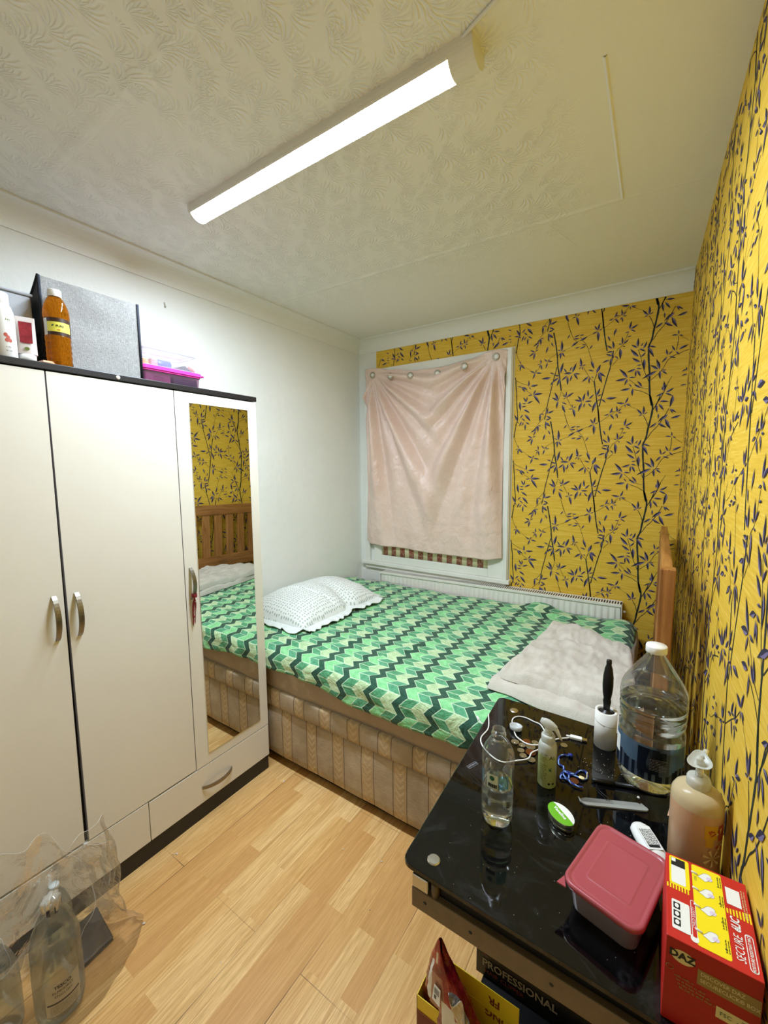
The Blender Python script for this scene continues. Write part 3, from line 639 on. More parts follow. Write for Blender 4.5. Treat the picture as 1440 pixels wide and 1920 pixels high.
t.l.new(t.ramp(t.noise(o, 4, 5, .6), [(.3, lin('#94806a')), (.6, lin('#a8947c')), (.75, lin('#d2c4ac'))]), b.inputs['Base Color'])
t.l.new(t.bump(t.noise(t.mapping(o, scale=(8, 8, 20)), 1, 4), .5, .01), b.inputs['Normal'])
M_pine = mat('varnished_pine', '#a9743f', rough=.42, spec=.5)
def pine_nodes(m, ax):
    t = NT(m); b = t.n['Principled BSDF']; o = t.coords()
    sc = [22, 22, 22]; sc[ax] = 1.6
    f = t.noise(t.mapping(o, scale=sc), 1.5, 6, .6, 1.4); k = t.noise(t.mapping(o, scale=[s_*.6 for s_ in sc]), 3, 3)
    c = t.ramp(f, [(.3, lin('#7d4f26')), (.5, lin('#a06a36')), (.7, lin('#b58148'))])
    vor = t.new('ShaderNodeTexVoronoi'); t.l.new(t.mapping(o, scale=[9 if i != ax else 5 for i in range(3)]), vor.inputs['Vector'])
    kn = t.ramp(vor.outputs['Distance'], [(.06, (1,1,1)), (.11, (0,0,0))])
    c = t.mix(kn, c, lin('#4a2712')); t.l.new(c, b.inputs['Base Color']); t.l.new(t.bump(f, .08, .002), b.inputs['Normal'])
pine_nodes(M_pine, 2); M_pineY = mat('varnished_pine_rail', '#a9743f', rough=.42, spec=.5); pine_nodes(M_pineY, 1)
BX0, BX1, BY0, BY1 = -2.00, -.005, 1.275, 2.595
bed = thing('divan_bed', 'double divan bed with grubby striped fabric base and slatted pine headboard', 'bed', (-1.0, 1.94, 0))
bo = T(1.0, -1.94, 0)
def bulge_box(mb, x0, x1, y0, y1, z0, z1, bl, m, rough_e=0, nx=60, ny=40, nzz=8, corner=.04, wav=0, seed=0):
    """upholstered block: sides bulge by bl"""
    def ring(t_):
        """perimeter param 0..1 -> (x,y,nx,ny) of a rounded rectangle"""
        pass
    pts = rrect(x0, y0, x1, y1, corner, 6); P = []
    for i in range(len(pts)):
        a = Vector(pts[i]+(0,)); c_ = Vector(pts[(i+1) % len(pts)]+(0,)); k = max(1, int((c_-a).length/.03))
        for j in range(k): P.append(a.lerp(c_, j/k))
    n = len(P); cen = Vector(((x0+x1)/2, (y0+y1)/2, 0)); vs_ = []; fs = []
    for j in range(nzz+1):
        v = j/nzz; off = bl*sin(PI*v)**.6
        for i, p in enumerate(P):
            d = (P[(i+1) % n]-P[i-1]).normalized(); nn = Vector((d.y, -d.x, 0))
            z = z0+(z1-z0)*v
            if wav: z += wav*sin(p.x*7+seed)*(1-v)*.7 + wav*.5*sin(p.x*17+seed)*(1-v)
            q = p+nn*(off + .004*nz(p.x, p.y, z+seed, 9)); vs_.append((q.x, q.y, z))
    for j in range(nzz):
        for i in range(n): fs.append((j*n+i, j*n+(i+1) % n, (j+1)*n+(i+1) % n, (j+1)*n+i))
    fs.append(tuple(range(n))[::-1]); fs.append(tuple(range(nzz*n, (nzz+1)*n)))
    mb.add(vs_, fs, m, bo if m in (M_div, M_div2) else None, True)
mb = MB(); bulge_box(mb, BX0, BX1-.06, BY0+.012, BY1, .052, .300, .004, M_div, corner=.02); mb.build('base', bed)
mb = MB(); bulge_box(mb, BX0, BX1-.06, BY0+.004, BY1, .300, .388, .004, M_div2, corner=.025); mb.build('base_border', bed)
mb = MB(); mb.box((BX0+.01, BY0+.045, .012), (BX1-.07, BY1-.03, .053), mat('underside_shade', '#15110f', rough=.9), bo); mb.build('shade_block', bed)  # recessed near-black block stands in for the shadow under the divan
for x in (-1.9, -1.0, -.15):
    for y in (1.36, 2.5):
        mb = MB(); mb.lathe([(0, -.012), (.018, -.012), (.018, .012), (0, .012)], M_wdb, bo @ T(x, y, .018) @ RX(PI/2), 16); mb.build('castor', bed)
# headboard against the papered wall
hb = None
mb = MB(); mb.box((.012, 1.30, .36), (.047, 2.60, .425), M_pineY, bo, .004); hb = mb.build('headboard', bed); hb.rotation_euler.x = -.030
def hpart(nm, a, c_, m, bev=.004): mb = MB(); mb.box(a, c_, m, bo, bev); return mb.build(nm, hb)
hpart('rail', (.016, 1.315, 1.068), (.044, 2.565, 1.148), M_pineY)
hpart('rail', (.018, 1.315, .625), (.043, 2.565, .725), M_pineY)
hpart('post', (.013, 1.288, .02), (.049, 1.335, 1.152), M_pine, .003)
hpart('post', (.014, 2.545, .02), (.049, 2.59, 1.125), M_pine, .003)
for i in range(11):
    y = 1.382+.1108*i; hpart('slat', (.022, y-.033, .715), (.038, y+.033, 1.075), M_pine, .003)

mb = MB(); bulge_box(mb, BX0+.005, BX1-.055, BY0+.016, BY1-.005, .389, .572, .010, M_mat, corner=.06, nzz=12, wav=.003, seed=2)
mb.build('mattress', label='bare stained mattress on the divan base under the green cover', cat='mattress')

# --- green zigzag cover
M_duv = mat('green_zigzag_cotton', '#5fae78', rough=.7, sheen=.2, spec=.3)
t = NT(M_duv); b = t.n['Principled BSDF']; uv = t.new('ShaderNodeTexCoord').outputs['UV']; u, v, _ = t.sep(uv)
wob = t.math('MULTIPLY', t.math('SUBTRACT', t.noise(uv, 22, 2), .5), .006)
U = t.math('MULTIPLY', t.math('ADD', u, t.math('ADD', wob, .7812+1.385*3)), 1/.1385); V = t.math('MULTIPLY', t.math('ADD', v, t.math('ADD', wob, -1.2445+1.38*2)), 1/.138)
fv = t.math('FRACT', V); tri = t.math('SUBTRACT', 1.0, t.math('ABSOLUTE', t.math('MULTIPLY_ADD', t.math('FRACT', t.math('MULTIPLY', V, 2)), 2, -1)))
cc = t.math('FRACT', t.math('ADD', U, t.math('MULTIPLY', tri, .225)))
par = t.math('GREATER_THAN', fv, .5)
par2 = t.math('LESS_THAN', t.math('ABSOLUTE', t.math('SUBTRACT', fv, .5)), .25)
dark = t.math('LESS_THAN', cc, .24); c2 = t.math('GREATER_THAN', cc, .62)
ns = t.ramp(t.noise(uv, 45, 5, .75), [(.35, (0,0,0)), (.65, (1,1,1))])
L_ = lambda a, b_: t.mix(ns, lin(a), lin(b_))
colA = t.mix(par, L_('#74c480', '#9ce4a0'), L_('#3f8a5c', '#62ae7c'))
colB = t.mix(par, L_('#44906a', '#68b284'), L_('#a2c88e', '#d4e6ba'))
c = t.mix(c2, colA, colB); c = t.mix(dark, c, L_('#1d4a38', '#2b5c45'))
# white drawn outlines
def near(a, k, w_): return t.math('LESS_THAN', t.math('ABSOLUTE', t.math('SUBTRACT', a, k)), w_)
lw = .014
lnn = t.math('MAXIMUM', near(cc, .25, lw), t.math('MAXIMUM', near(cc, .62, lw), near(cc, .988, lw)))
hz = t.math('MAXIMUM', near(fv, .5, lw), t.math('MAXIMUM', near(fv, .0, lw), near(fv, 1, lw)))
hz = t.math('MAXIMUM', hz, t.math('MAXIMUM', t.math('MULTIPLY', near(fv, .75, lw), t.math('SUBTRACT', 1.0, c2)), t.math('MULTIPLY', near(fv, .25, lw), c2)))
hz = t.math('MULTIPLY', hz, t.math('SUBTRACT', 1.0, dark))
lnn = t.math('MULTIPLY', t.math('MAXIMUM', lnn, hz), .8)
c = t.mix(lnn, c, lin('#d5ecc8')); t.l.new(c, b.inputs['Base Color'])
t.l.new(t.bump(t.noise(t.mapping(t.coords(), scale=(9, 18, 14)), 1, 5, .6, 1.6), .8, .018), b.inputs['Normal'])
def duv_z(x, y):
    z = .592 + .006*nz(x, y, 0, 3) + .005*nz(x, y, 2, 8) + .0025*nz(x*.5, y, 5, 22)
    z += .045*math.exp(-((x+.55)/.10)**2-((y-2.545)/.05)**2) + .012*math.exp(-((x+.6)/.35)**2-((y-2.52)/.07)**2)
    z += .035*math.exp(-((x+.13)/.09)**2-((y-2.45)/.14)**2)
    z -= .022*sstep(2.46, 2.59, y)
    for (x0, y0, x1, y1, hh, wd2) in ((-1.05, 1.35, -.80, 2.0, .010, .016), (-.80, 1.95, -.55, 2.45, .010, .02), (-1.35, 1.3, -1.12, 1.75, .008, .016), (-.72, 2.35, -.30, 2.5, .012, .02), (-1.6, 1.35, -1.3, 1.42, .008, .015)):
        dx, dy = x1-x0, y1-y0; k = max(0, min(1, ((x-x0)*dx+(y-y0)*dy)/(dx*dx+dy*dy))); d2 = (x-x0-k*dx)**2+(y-y0-k*dy)**2
        z += hh*math.exp(-d2/wd2**2)*sin(PI*max(.02, min(.98, k)))**.5
    return z
hem = lambda x: interp(x, [-2.0, -1.5, -1.26, -1.09, -.95, -.78, -.62, -.49, -.3, -.06], [.50, .502, .506, .488, .468, .476, .472, .486, .49, .50])
NU, NV = 210, 190
ARC = []; mb = MB(); vs_ = []; uvs = []
DX0, DX1 = -1.995, -.062
for i in range(NU+1):
    x = DX0+(DX1-DX0)*i/NU; yb = 2.592 - .012*sin(x*5+1) - .01*abs(nz(x, 0, 0, 6)) ; yf = 1.266
    hz_ = hem(x)+.006*nz(x, 0, 3, 14); rr = .045; zt = .592
    l1 = yb-(yf+rr); l2 = rr*PI/2; l3 = max(.01, zt-rr-hz_)
    tot = l1+l2+l3; col = []
    for j in range(NV+1):
        s_ = tot*j/NV
        if s_ < l1: y = yb-s_; z = duv_z(x, y); ny_ = 0
        else:
            zc = duv_z(x, yf+rr)
            if s_ < l1+l2: a = (s_-l1)/rr; y = yf+rr-rr*sin(a); z = zc-rr+rr*cos(a); ny_ = sin(a)
            else: y = yf; z = zc-rr-(s_-l1-l2); ny_ = 1
            k = sstep(l1, tot, s_)
            y += -.006*k + ny_*k*(.006*sin(x*26+3*nz(x, z, 0, 4)) + .004*nz(x, z*2, 1, 16))
            y = min(y, 1.272) if ny_ == 1 else y
            if y < 1.2495: y = 1.2495+.3*(y-1.2495) if x > -1.5 else 1.2495
        if x > -.09 and s_ < l1: z -= .03*sstep(-.09, -.062, x)
        col.append((x, y, z)); uvs.append((x, s_-(yb-2.592)))
    vs_ += col
fs = [(i*(NV+1)+j, (i+1)*(NV+1)+j, (i+1)*(NV+1)+j+1, i*(NV+1)+j+1) for i in range(NU) for j in range(NV)]
mb.add(vs_, fs, M_duv, None, True); mb.uv = uvs
mb.build('bed_cover', label='green zigzag and lozenge printed cotton cover spread over the mattress', cat='bedspread', solid=.003)

# --- pillow
M_pil = mat('dotted_pillowcase', '#e9ebe6', rough=.75, sheen=.2)
t = NT(M_pil); b = t.n['Principled BSDF']; o = t.coords()
vor = t.new('ShaderNodeTexVoronoi', voronoi_dimensions='2D'); t.l.new(t.mapping(o, scale=(1, 1.15, 1)), vor.inputs['Vector'])
vor.inputs['Scale'].default_value = 56; vor.inputs['Randomness'].default_value = .35
dots = t.ramp(vor.outputs['Distance'], [(.20, (1,1,1)), (.29, (0,0,0))])
t.l.new(t.mix(t.math('MULTIPLY', dots, .75), lin('#e7e9e4'), lin('#869a88')), b.inputs['Base Color'])
t.l.new(t.bump(t.noise(o, 14, 4, .6, 1), .45, .015), b.inputs['Normal'])
M_frill = mat('pale_frill', '#e3e8e2', rough=.75, noise_amt=.08, noise_scale=40, bump=.4, bump_scale=40)
PC = [(-1.975, 1.475), (-1.50, 1.49), (-1.475, 2.15), (-1.93, 2.23)]
def quadp(Q, s_, t_):
    a = Vector(Q[0]).lerp(Vector(Q[1]), s_); c_ = Vector(Q[3]).lerp(Vector(Q[2]), s_); return a.lerp(c_, t_)
def pil_h(s_, t_):
    e = (1-abs(2*s_-1)**2.6)**.55*(1-abs(2*t_-1)**3.2)**.5
    pinch = 1-.42*math.exp(-((t_-.60)/.07)**2)*sstep(.35, 1, s_)
    lift = 1.05-.30*s_
    seam = -.014*math.exp(-((t_-.30-.12*s_)/.012)**2)*sstep(.05, .3, s_)
    return e*.135*pinch*lift + seam*e + .006*nz(s_*3, t_*4, 0, 2)*e
pil = thing('pillow', 'white pillow with small grey green dots and a frilled edge, against the wall', 'pillow', (-1.72, 1.85, .60))
po = T(1.72, -1.85, -.60)
def pil_top(u_, v_):
    p = quadp(PC, u_, v_); k = .045*math.exp(-((v_-.60)/.06)**2)*u_**3
    return (p.x-k, p.y, max(.602, duv_z(p.x, p.y)+.008)+.012+pil_h(u_, v_))
def pil_bot(u_, v_):
    p = quadp(PC, u_, v_); k = .045*math.exp(-((v_-.60)/.06)**2)*u_**3
    e = (1-abs(2*u_-1)**3)*(1-abs(2*v_-1)**3); return (p.x-k, p.y, max(.602, duv_z(p.x, p.y)+.008)+.012-.010*e)
mb = MB(); mb.grid(pil_top, 56, 76, M_pil, po); mb.grid(pil_bot, 20, 28, M_pil, po); mb.build('case', pil)
mb = MB()
def frill(side):
    def fn(u_, v_):
        if side == 'r': p = quadp(PC, 1, u_); pk = .045*math.exp(-((u_-.60)/.06)**2); base = Vector((p.x-pk, p.y, 0)); out = Vector((1, 0, 0)); L_ = .70
        elif side == 'n': p = quadp(PC, u_, 0); base = Vector((p.x, p.y, 0)); out = Vector((0, -1, 0)); L_ = .47
        else: p = quadp(PC, u_, 1); base = Vector((p.x, p.y, 0)); out = Vector((0, 1, 0)); L_ = .47
        wv = sin(u_*L_*95+5*sin(u_*5)+2*sin(u_*17)); ww = .052+.008*sin(u_*23)
        q = base+out*(v_*ww-.004) + Vector((out.y, -out.x, 0))*.006*wv*v_
        zz = max(.604, duv_z(q.x, q.y)+.006)
        q.z = zz+.012*(1-v_)+.007*v_*(1+wv)*.8
        return q
    mb.grid(fn, 110, 6, M_frill, po)
for s_ in 'rnf': frill(s_)
mb.build('frill', pil, solid=.002)

# --- folded fleece blanket
M_fle = mat('cream_fleece', '#cfc8ba', rough=.95, sheen=.6, spec=.1)
t = NT(M_fle); b = t.n['Principled BSDF']; o = t.coords()
t.l.new(t.ramp(t.noise(o, 6, 5, .6), [(.3, lin('#c0b9aa')), (.7, lin('#d8d2c6'))]), b.inputs['Base Color'])
t.l.new(t.bump(t.math('ADD', t.math('MULTIPLY', t.noise(o, 220, 3), .5), t.noise(t.mapping(o, scale=(14, 9, 9)), 1, 4, .6, 1.5)), .5, .006), b.inputs['Normal'])
def slab(mb, Q, z0f, th, m, M, seed, rim=.06, nu=60, nv=60, wr=.008):
    def top(u_, v_):
        p = quadp(Q, u_, v_); e = min(1, min(u_, 1-u_)/rim, 1)*1.0; e = (1-(1-min(1, min(u_, 1-u_)/rim))**2)**.5; f_ = (1-(1-min(1, min(v_, 1-v_)/rim))**2)**.5
        g = e*f_; z = z0f(p.x, p.y)+th*g+wr*g*(nz(p.x, p.y, seed, 6)+.6*nz(p.x, p.y, seed, 15)+.35*nz(p.x*2, p.y, seed+3, 24))
        wob = .012*nz(u_*3, v_*3, seed, 1.7); return (p.x+wob, p.y+wob, z)
    def bot(u_, v_):
        p = quadp(Q, u_, v_); wob = .012*nz(u_*3, v_*3, seed, 1.7); return (p.x+wob, p.y+wob, z0f(p.x, p.y)-.0005)
    mb.grid(top, nu, nv, m, M); mb.grid(bot, nu//2, nv//2, m, M)
bl = thing('fleece_blanket', 'cream fleece blanket folded flat on the green cover at the headboard end', 'blanket', (-.25, 1.75, .60))
bo2 = T(.25, -1.75, -.60)
fz = lambda x, y: max(.600, duv_z(x, y)+.006)
mb = MB(); slab(mb, [(-.515, 1.480), (-.035, 1.405), (-.06, 2.04), (-.42, 2.20)], fz, .034, M_fle, bo2, 1, rim=.05, wr=.012); mb.build('lower_fold', bl)
mb = MB(); slab(mb, [(-.490, 1.525), (-.03, 1.475), (-.05, 2.04), (-.415, 2.195)], lambda x, y: fz(x, y)+.030, .044, M_fle, bo2, 5, rim=.06, wr=.022); mb.build('upper_fold', bl)

# ================================================================ GLASS TOPPED TABLE
ZT = .700
M_bg = mat('black_glass', '#0a0a0b', rough=.04, spec=.6)
t = NT(M_bg); b = t.n['Principled BSDF']; o = t.coords()
sm = t.ramp(t.noise(o, 9, 6, .7, 1.5), [(.52, (0,0,0)), (.68, (1,1,1))])
vor = t.new('ShaderNodeTexVoronoi'); t.l.new(o, vor.inputs['Vector']); vor.inputs['Scale'].default_value = 95
near_d = t.new('ShaderNodeVectorMath', operation='DISTANCE'); t.l.new(o, near_d.inputs[0]); near_d.inputs[1].default_value = (-.06, 1.09, ZT)
amt = t.ramp(near_d.outputs['Value'], [(.02, (.13,.13,.13)), (.16, (.05,.05,.05))])
sp = t.math('MULTIPLY', t.math('LESS_THAN', vor.outputs['Distance'], amt), t.math('GREATER_THAN', t.sep(vor.outputs['Color'])[0], .55))
# dried ring marks and finger smears near the front left corner
def ringmark(cx, cy, r, wd2):
    d = t.new('ShaderNodeVectorMath', operation='DISTANCE'); t.l.new(o, d.inputs[0]); d.inputs[1].default_value = (cx, cy, ZT)
    k = t.math('ABSOLUTE', t.math('SUBTRACT', d.outputs['Value'], r)); return t.math('MULTIPLY', t.math('LESS_THAN', k, wd2), t.ramp(t.noise(o, 25, 3), [(.42, (0,0,0)), (.55, (1,1,1))]))
rings_ = t.math('MAXIMUM', ringmark(-.27, .665, .036, .0009), t.math('MAXIMUM', ringmark(-.215, .665, .030, .0009), ringmark(-.17, .70, .034, .0008)))
def blob(cx, cy, r):
    d = t.new('ShaderNodeVectorMath', operation='DISTANCE'); t.l.new(o, d.inputs[0]); d.inputs[1].default_value = (cx, cy, ZT)
    return t.math('MULTIPLY', t.ramp(t.math('MULTIPLY', d.outputs['Value'], 1/r), [(.2, (1,1,1)), (1, (0,0,0))]), t.ramp(t.noise(o, 60, 5, .7), [(.42, (0,0,0)), (.7, (1,1,1))]))
bl_ = t.math('MAXIMUM', blob(-.265, .735, .045), t.math('MULTIPLY', blob(-.165, .665, .02), 1.2))
dirt = t.math('ADD', t.math('MULTIPLY', sm, .05), t.math('ADD', t.math('MULTIPLY', rings_, .35), t.math('MULTIPLY', bl_, .35)))
c = t.mix(dirt, lin('#070708'), lin('#8d9196')); c = t.mix(t.math('MULTIPLY', sp, .6), c, lin('#c8c4b8')); t.l.new(c, b.inputs['Base Color'])
t.l.new(t.math('MULTIPLY_ADD', sm, .12, .035), b.inputs['Roughness'])
M_blk = mat('black_ash_board', '#161513', rough=.45, noise_amt=.25, noise_scale=40)
M_tau = mat('taupe_metal_strip', '#6b5c48', rough=.38, spec=.6, noise_amt=.18, noise_scale=30)
M_chr = mat('satin_steel', '#c9c7c0', rough=.22, metal=1)
M_whp = mat('white_plastic', '#ecebe6', rough=.35)
M_black = mat('black_plastic', '#0d0d0e', rough=.35)
tab = thing('side_table', 'low table with black glass top on steel studs, between bed and papered wall', 'table', (-.13, .95, 0))
to = T(.13, -.95, 0)
Q = [(-.374, .614), (.132, .602), (.116, 1.268), (-.400, 1.276)]
def rquad(Q, r, n=5):
    out = []
    for i in range(4):
        p = Vector(Q[i]); a = (Vector(Q[i-1])-p).normalized(); c_ = (Vector(Q[(i+1) % 4])-p).normalized()
        for k in range(n+1):
            tt = k/n; out.append(tuple((p+a*r)*(1-tt)**2 + p*2*tt*(1-tt) + (p+c_*r)*tt**2))
    return out
rq = rquad(Q, .022)
mb = MB(); mb.prism(rq, ZT-.008, ZT-.001, M_bg, to)
cx_, cy_ = -.13, .94; rq2 = [(cx_+(x-cx_)*.995, cy_+(y-cy_)*.996) for x, y in rq]
mb.add([(x, y, ZT-.001) for x, y in rq]+[(x, y, ZT) for x, y in rq2], [(i, (i+1) % 24, 24+(i+1) % 24, 24+i) for i in range(24)]+[tuple(range(24, 48))], M_bg, to)
# maker's mark under the glass
lm = to @ T(-.3555, .929, ZT+.0003) @ RZ(math.radians(68))
M_grey = mat('grey_print', '#8f9096', rough=.5)
for a, c_ in (((-.0155, -.0055), (.0155, -.0048)), ((-.0155, .0048), (.0155, .0055)), ((-.0155, -.0055), (-.0148, .0055)), ((.0148, -.0055), (.0155, .0055))):
    mb.add([(a[0], a[1], 0), (c_[0], a[1], 0), (c_[0], c_[1], 0), (a[0], c_[1], 0)], [(0,1,2,3)], M_grey, lm)
mb.text('CRITERION', .0058, M_grey, lm, bold=.0001)
mb.build('glass_top', tab)
for x, y in ((-.322, .648), (-.336, 1.222), (.075, 1.222), (.085, .642)):
    mb = MB(); mb.lathe([(.0, .0022), (.0105, .002), (.0125, .0005), (.0125, 0)], M_chr, to @ T(x, y, ZT), 28, smooth=False); mb.build('stud', tab)
mb = MB(); mb.box((-.352, .6305, .650), (.118, 1.235, .690), M_blk, to, .002); mb.build('frame', tab)
mb = MB(); mb.box((-.3535, .618, .612), (.12, .630, .653), M_tau, to, .0015)
for x in (-.325, -.10, -.235): mb.lathe([(0, .001), (.003, .0008), (.0035, 0)], M_blk, to @ T(x, .618, .634) @ RX(PI/2), 12)
mb.build('front_rail', tab)
mb = MB(); mb.box((-.352, .616, .656), (-.318, .640, .684), M_chr, to, .003); mb.lathe([(0, -.014), (.008, -.014), (.008, .014), (0, .014)], M_tau, to @ T(-.308, .627, .664), 14); mb.build('bracket', tab)
mb = MB(); mb.box((-.30, 1.19, 0), (.10, 1.206, .652), M_blk, to, .001); mb.build('back_panel', tab)
for x in (.095, -.02):
    mb = MB(); mb.box((x-.009, .70, 0), (x+.009, 1.189, .652), M_blk, to, .001); mb.build('side_panel', tab)

# --- small helpers for round things
def cpatch(mb, r, a0, zc, w_, h_, m, M=None, n=14, wave=0):
    def fn(u_, v_):
        a = a0+(u_-.5)*w_/r; rr = r(zc+(v_-.5)*h_) if callable(r) else r
        return (rr*cos(a), rr*sin(a), zc+(v_-.5)*h_)
    r0 = r if not callable(r) else None
    if callable(r):
        rf = r; r_ = r(zc)
        def fn(u_, v_):
            z = zc+(v_-.5)*h_; a = a0+(u_-.5)*w_/r_; return (rf(z)*cos(a), rf(z)*sin(a), z)
    mb.grid(fn, n, 3, m, M)
def cwarp(r, a0, zc, M=None):
    def f(p):
        q = Vector((r*cos(a0+p.x/r), r*sin(a0+p.x/r), zc+p.y)); return M @ q if M is not None else q
    return f
def scrib(mb, w_, h_, m, M=None, warp=None, seed=1, align='CENTER'):
    """a line of print too small to read: word-long rows of tiny strokes"""
    rnd = random.Random(seed); x = -w_/2 if align == 'CENTER' else 0; end = x+w_
    while x < end:
        for _ in range(rnd.randint(2, 7)):
            if x > end: break
            hh = h_*rnd.choice((.55, .55, .8)); mb.add([(x, -h_*.3, 0), (x+h_*.26, -h_*.3, 0), (x+h_*.26, -h_*.3+hh, 0), (x, -h_*.3+hh, 0)], [(0,1,2,3)], m, M, False, warp); x += h_*.42
        x += h_*.4
M_pet = m_film('clear_pet', rough=.04, ior=1.45, haze=.03, tint='#fafcfa', hazecol='#ffffff')
M_water = mat('water', '#f2f8fa', rough=0, trans=1, ior=1.333)
M_ink = mat('black_ink', '#17181a', rough=.5)
M_white = mat('white_label', '#e9e9e4', rough=.5)

# ================================================================ THINGS ON THE TABLE
# half litre bottle
R5 = [(0, .006), (.012, .003), (.024, .001), (.030, .006), (.0325, .018), (.0325, .03), (.0312, .038), (.0328, .046), (.0314, .056), (.0328, .064), (.0312, .074), (.0326, .082), (.0318, .090), (.0318, .125), (.033, .131), (.0335, .142), (.0325, .153), (.028, .166), (.020, .180), (.0135, .188), (.0128, .192), (.0150, .193), (.0150, .196), (.0128, .197), (.0132, .2045), (.0118, .2045), (.0112, .192)]
def petal(a, z): return 1-.07*max(0, cos(5*a))*max(0, 1-z/.03) if z < .03 else 1
bt = thing('water_bottle', 'small open clear water bottle, half full, at the left of the table', 'bottle', (-.252, .806, ZT), math.radians(0))
mb = MB(); mb.lathe(R5, M_pet, n=48, rmod=petal); mb.build('body', bt)
mb = MB(); mb.lathe([(0, .007)]+[(r-.0009, z+.0006) for r, z in R5[2:13] if z < .088]+[(.0305, .0875), (0, .0875)], M_water, n=48, rmod=petal); mb.build('water', bt)
M_tint = m_film('blue_clear_label', tint='#8fc3dc', haze=.12, hazecol='#9fd0e6')
M_green = mat('dark_green_print', '#1f5b43', rough=.5); M_lgreen = mat('pale_green_label', '#c9d6c2', rough=.5)
mb = MB(); a0 = math.radians(-76)
cpatch(mb, .0323, a0-.30, .107, .023, .030, M_lgreen); cpatch(mb, .0323, a0+.45, .107, .022, .030, M_tint); cpatch(mb, .0323, a0-1.35, .107, .03, .032, M_tint)
mb.add([(0,0,0)]+[(.0052*cos(k*PI/10), .0052*sin(k*PI/10), 0) for k in range(20)], [(0, i+1, (i+1) % 20+1) for i in range(20)], M_green, None, False, lambda p: cwarp(.0326, a0-.30, .114)(p))
for k in range(15): mb.add([(-.009+k*.0013, -.006, 0), (-.0082+k*.0013+.0003*(k % 3), -.006, 0), (-.0082+k*.0013+.0003*(k % 3), .002, 0), (-.009+k*.0013, .002, 0)], [(0,1,2,3)], M_ink, None, False, cwarp(.0326, a0-.30, .100))
mb.build('label', bt)
cp = thing('bottle_cap', 'clear round plastic cap lying open side up behind the small bottle', 'cap', (-.3045, 1.128, ZT))
mb = MB(); mb.lathe([(0, .0015), (.0155, .0015), (.0165, .003), (.0175, .012), (.016, .0125), (.0150, .004), (.0125, .003), (.0118, .006), (.011, .003), (0, .003)], mat('frosted_white_plastic', '#dfe3e2', rough=.3, trans=.35), RX(-.15) @ T(0, 0, .002), 36); mb.build('shell', cp)
# five litre bottle
def mod5(a, z): return 1-.05*max(0, cos(6*a))*max(0, 1-z/.05) if z < .05 else 1
RB = [(0, .010), (.02, .006), (.045, .001), (.056, .008), (.063, .022), (.0665, .040), (.067, .055), (.067, .135), (.0665, .143), (.062, .149), (.061, .154), (.0655, .160), (.0665, .167), (.0625, .172), (.0670, .179), (.0675, .186), (.0630, .192), (.0675, .198), (.0678, .205), (.0635, .211), (.0675, .217), (.0668, .226), (.0655, .236), (.060, .250), (.050, .267), (.039, .284), (.028, .300), (.0195, .313), (.0175, .318), (.0205, .320), (.0205, .323), (.0175, .324), (.0175, .334)]
bb = thing('large_water_bottle', 'big five litre clear water bottle with blue label and white cap, half full', 'bottle', (.014, 1.106, ZT))
mb = MB(); mb.lathe(RB, M_pet, n=56, rmod=mod5); mb.build('body', bb)
mb = MB(); mb.lathe([(0, .011)]+[(r-.0012, z+.0006) for r, z in RB[2:21] if z < .2]+[(.065, .205), (0, .205)], M_water, n=56, rmod=mod5); mb.build('water', bb)
mb = MB(); mb.lathe([(.0205, .322), (.0212, .323), (.0212, .336), (.020, .3385), (0, .339)], M_whp, n=40, rmod=lambda a, z: 1+.012*(int(a*9.55) % 2)); mb.build('cap', bb)
M_lb1 = m_film('blue_label_film', tint='#6d8fb4', haze=.3, hazecol='#7fa0c4'); M_lb2 = m_film('navy_label_film', tint='#1c2535', haze=.45, hazecol='#232c3c')
M_lbg = m_film('grey_label_film', tint='#586272', haze=.45, hazecol='#5c6a80')
mb = MB(); a0 = math.radians(-91)
def r_l(z): return .0676
for k in range(28):
    a = a0-1.35+k*.1; u_ = k/27
    hill = .030+.010*sin(u_*7)+.006*sin(u_*17)
    z0, z1, zh = .047, .128, .047+hill
    cpatch(mb, .0676, a, (zh+z1)/2, .0069, z1-zh, M_lb1 if k < 16 or k > 19 else M_lbg, n=1); cpatch(mb, .0677, a, (z0+zh)/2, .0069, zh-z0, M_lbg if (k*7) % 5 < 2 else M_lb2, n=1)
cpatch(mb, .0680, a0-1.2, .095, .022, .042, M_white); cpatch(mb, .0682, a0-.02, .094, .042, .058, M_lb2)
cpatch(mb, .0682, a0+.35, .104, .018, .030, M_lb2)
for k in range(8): scrib(mb, .034, .0019, M_grey, None, cwarp(.0685, a0+.02, .100-k*.0036), k, 'LEFT')
mb.build('label', bb)
# lint roller
M_paper2 = mat('white_paper', '#e6e3da', rough=.7)
lr = thing('lint_roller', 'lint roller standing on end, white paper roll with black handle', 'lint roller', (-.0865, 1.197, ZT))
mb = MB(); mb.lathe([(.0205, 0), (.0268, 0), (.0268, .098), (.0205, .098), (.0205, .002)], M_paper2, n=36)
mb.tube([(.0269*cos(a), .0269*sin(a), .072-.0045*(a+2.6)) for a in [-2.9+2.4*k/16 for k in range(17)]], .0005, M_grey, 5); mb.build('roll', lr)
mb = MB(); mb.lathe([(0, .005), (.020, .005), (.0204, .090), (.0200, .094), (.010, .0955), (.008, .10), (0, .10)], M_black, n=30); mb.build('core', lr)
mb = MB(); mb.lathe([(.008, .094), (.0085, .112), (.010, .122), (.0088, .13), (.0115, .145), (.013, .165), (.0125, .19), (.0095, .212), (.0062, .223), (.0068, .229), (.0060, .236), (0, .238)], M_black, RX(math.radians(-2)), n=24, sy=.75); mb.build('handle', lr)
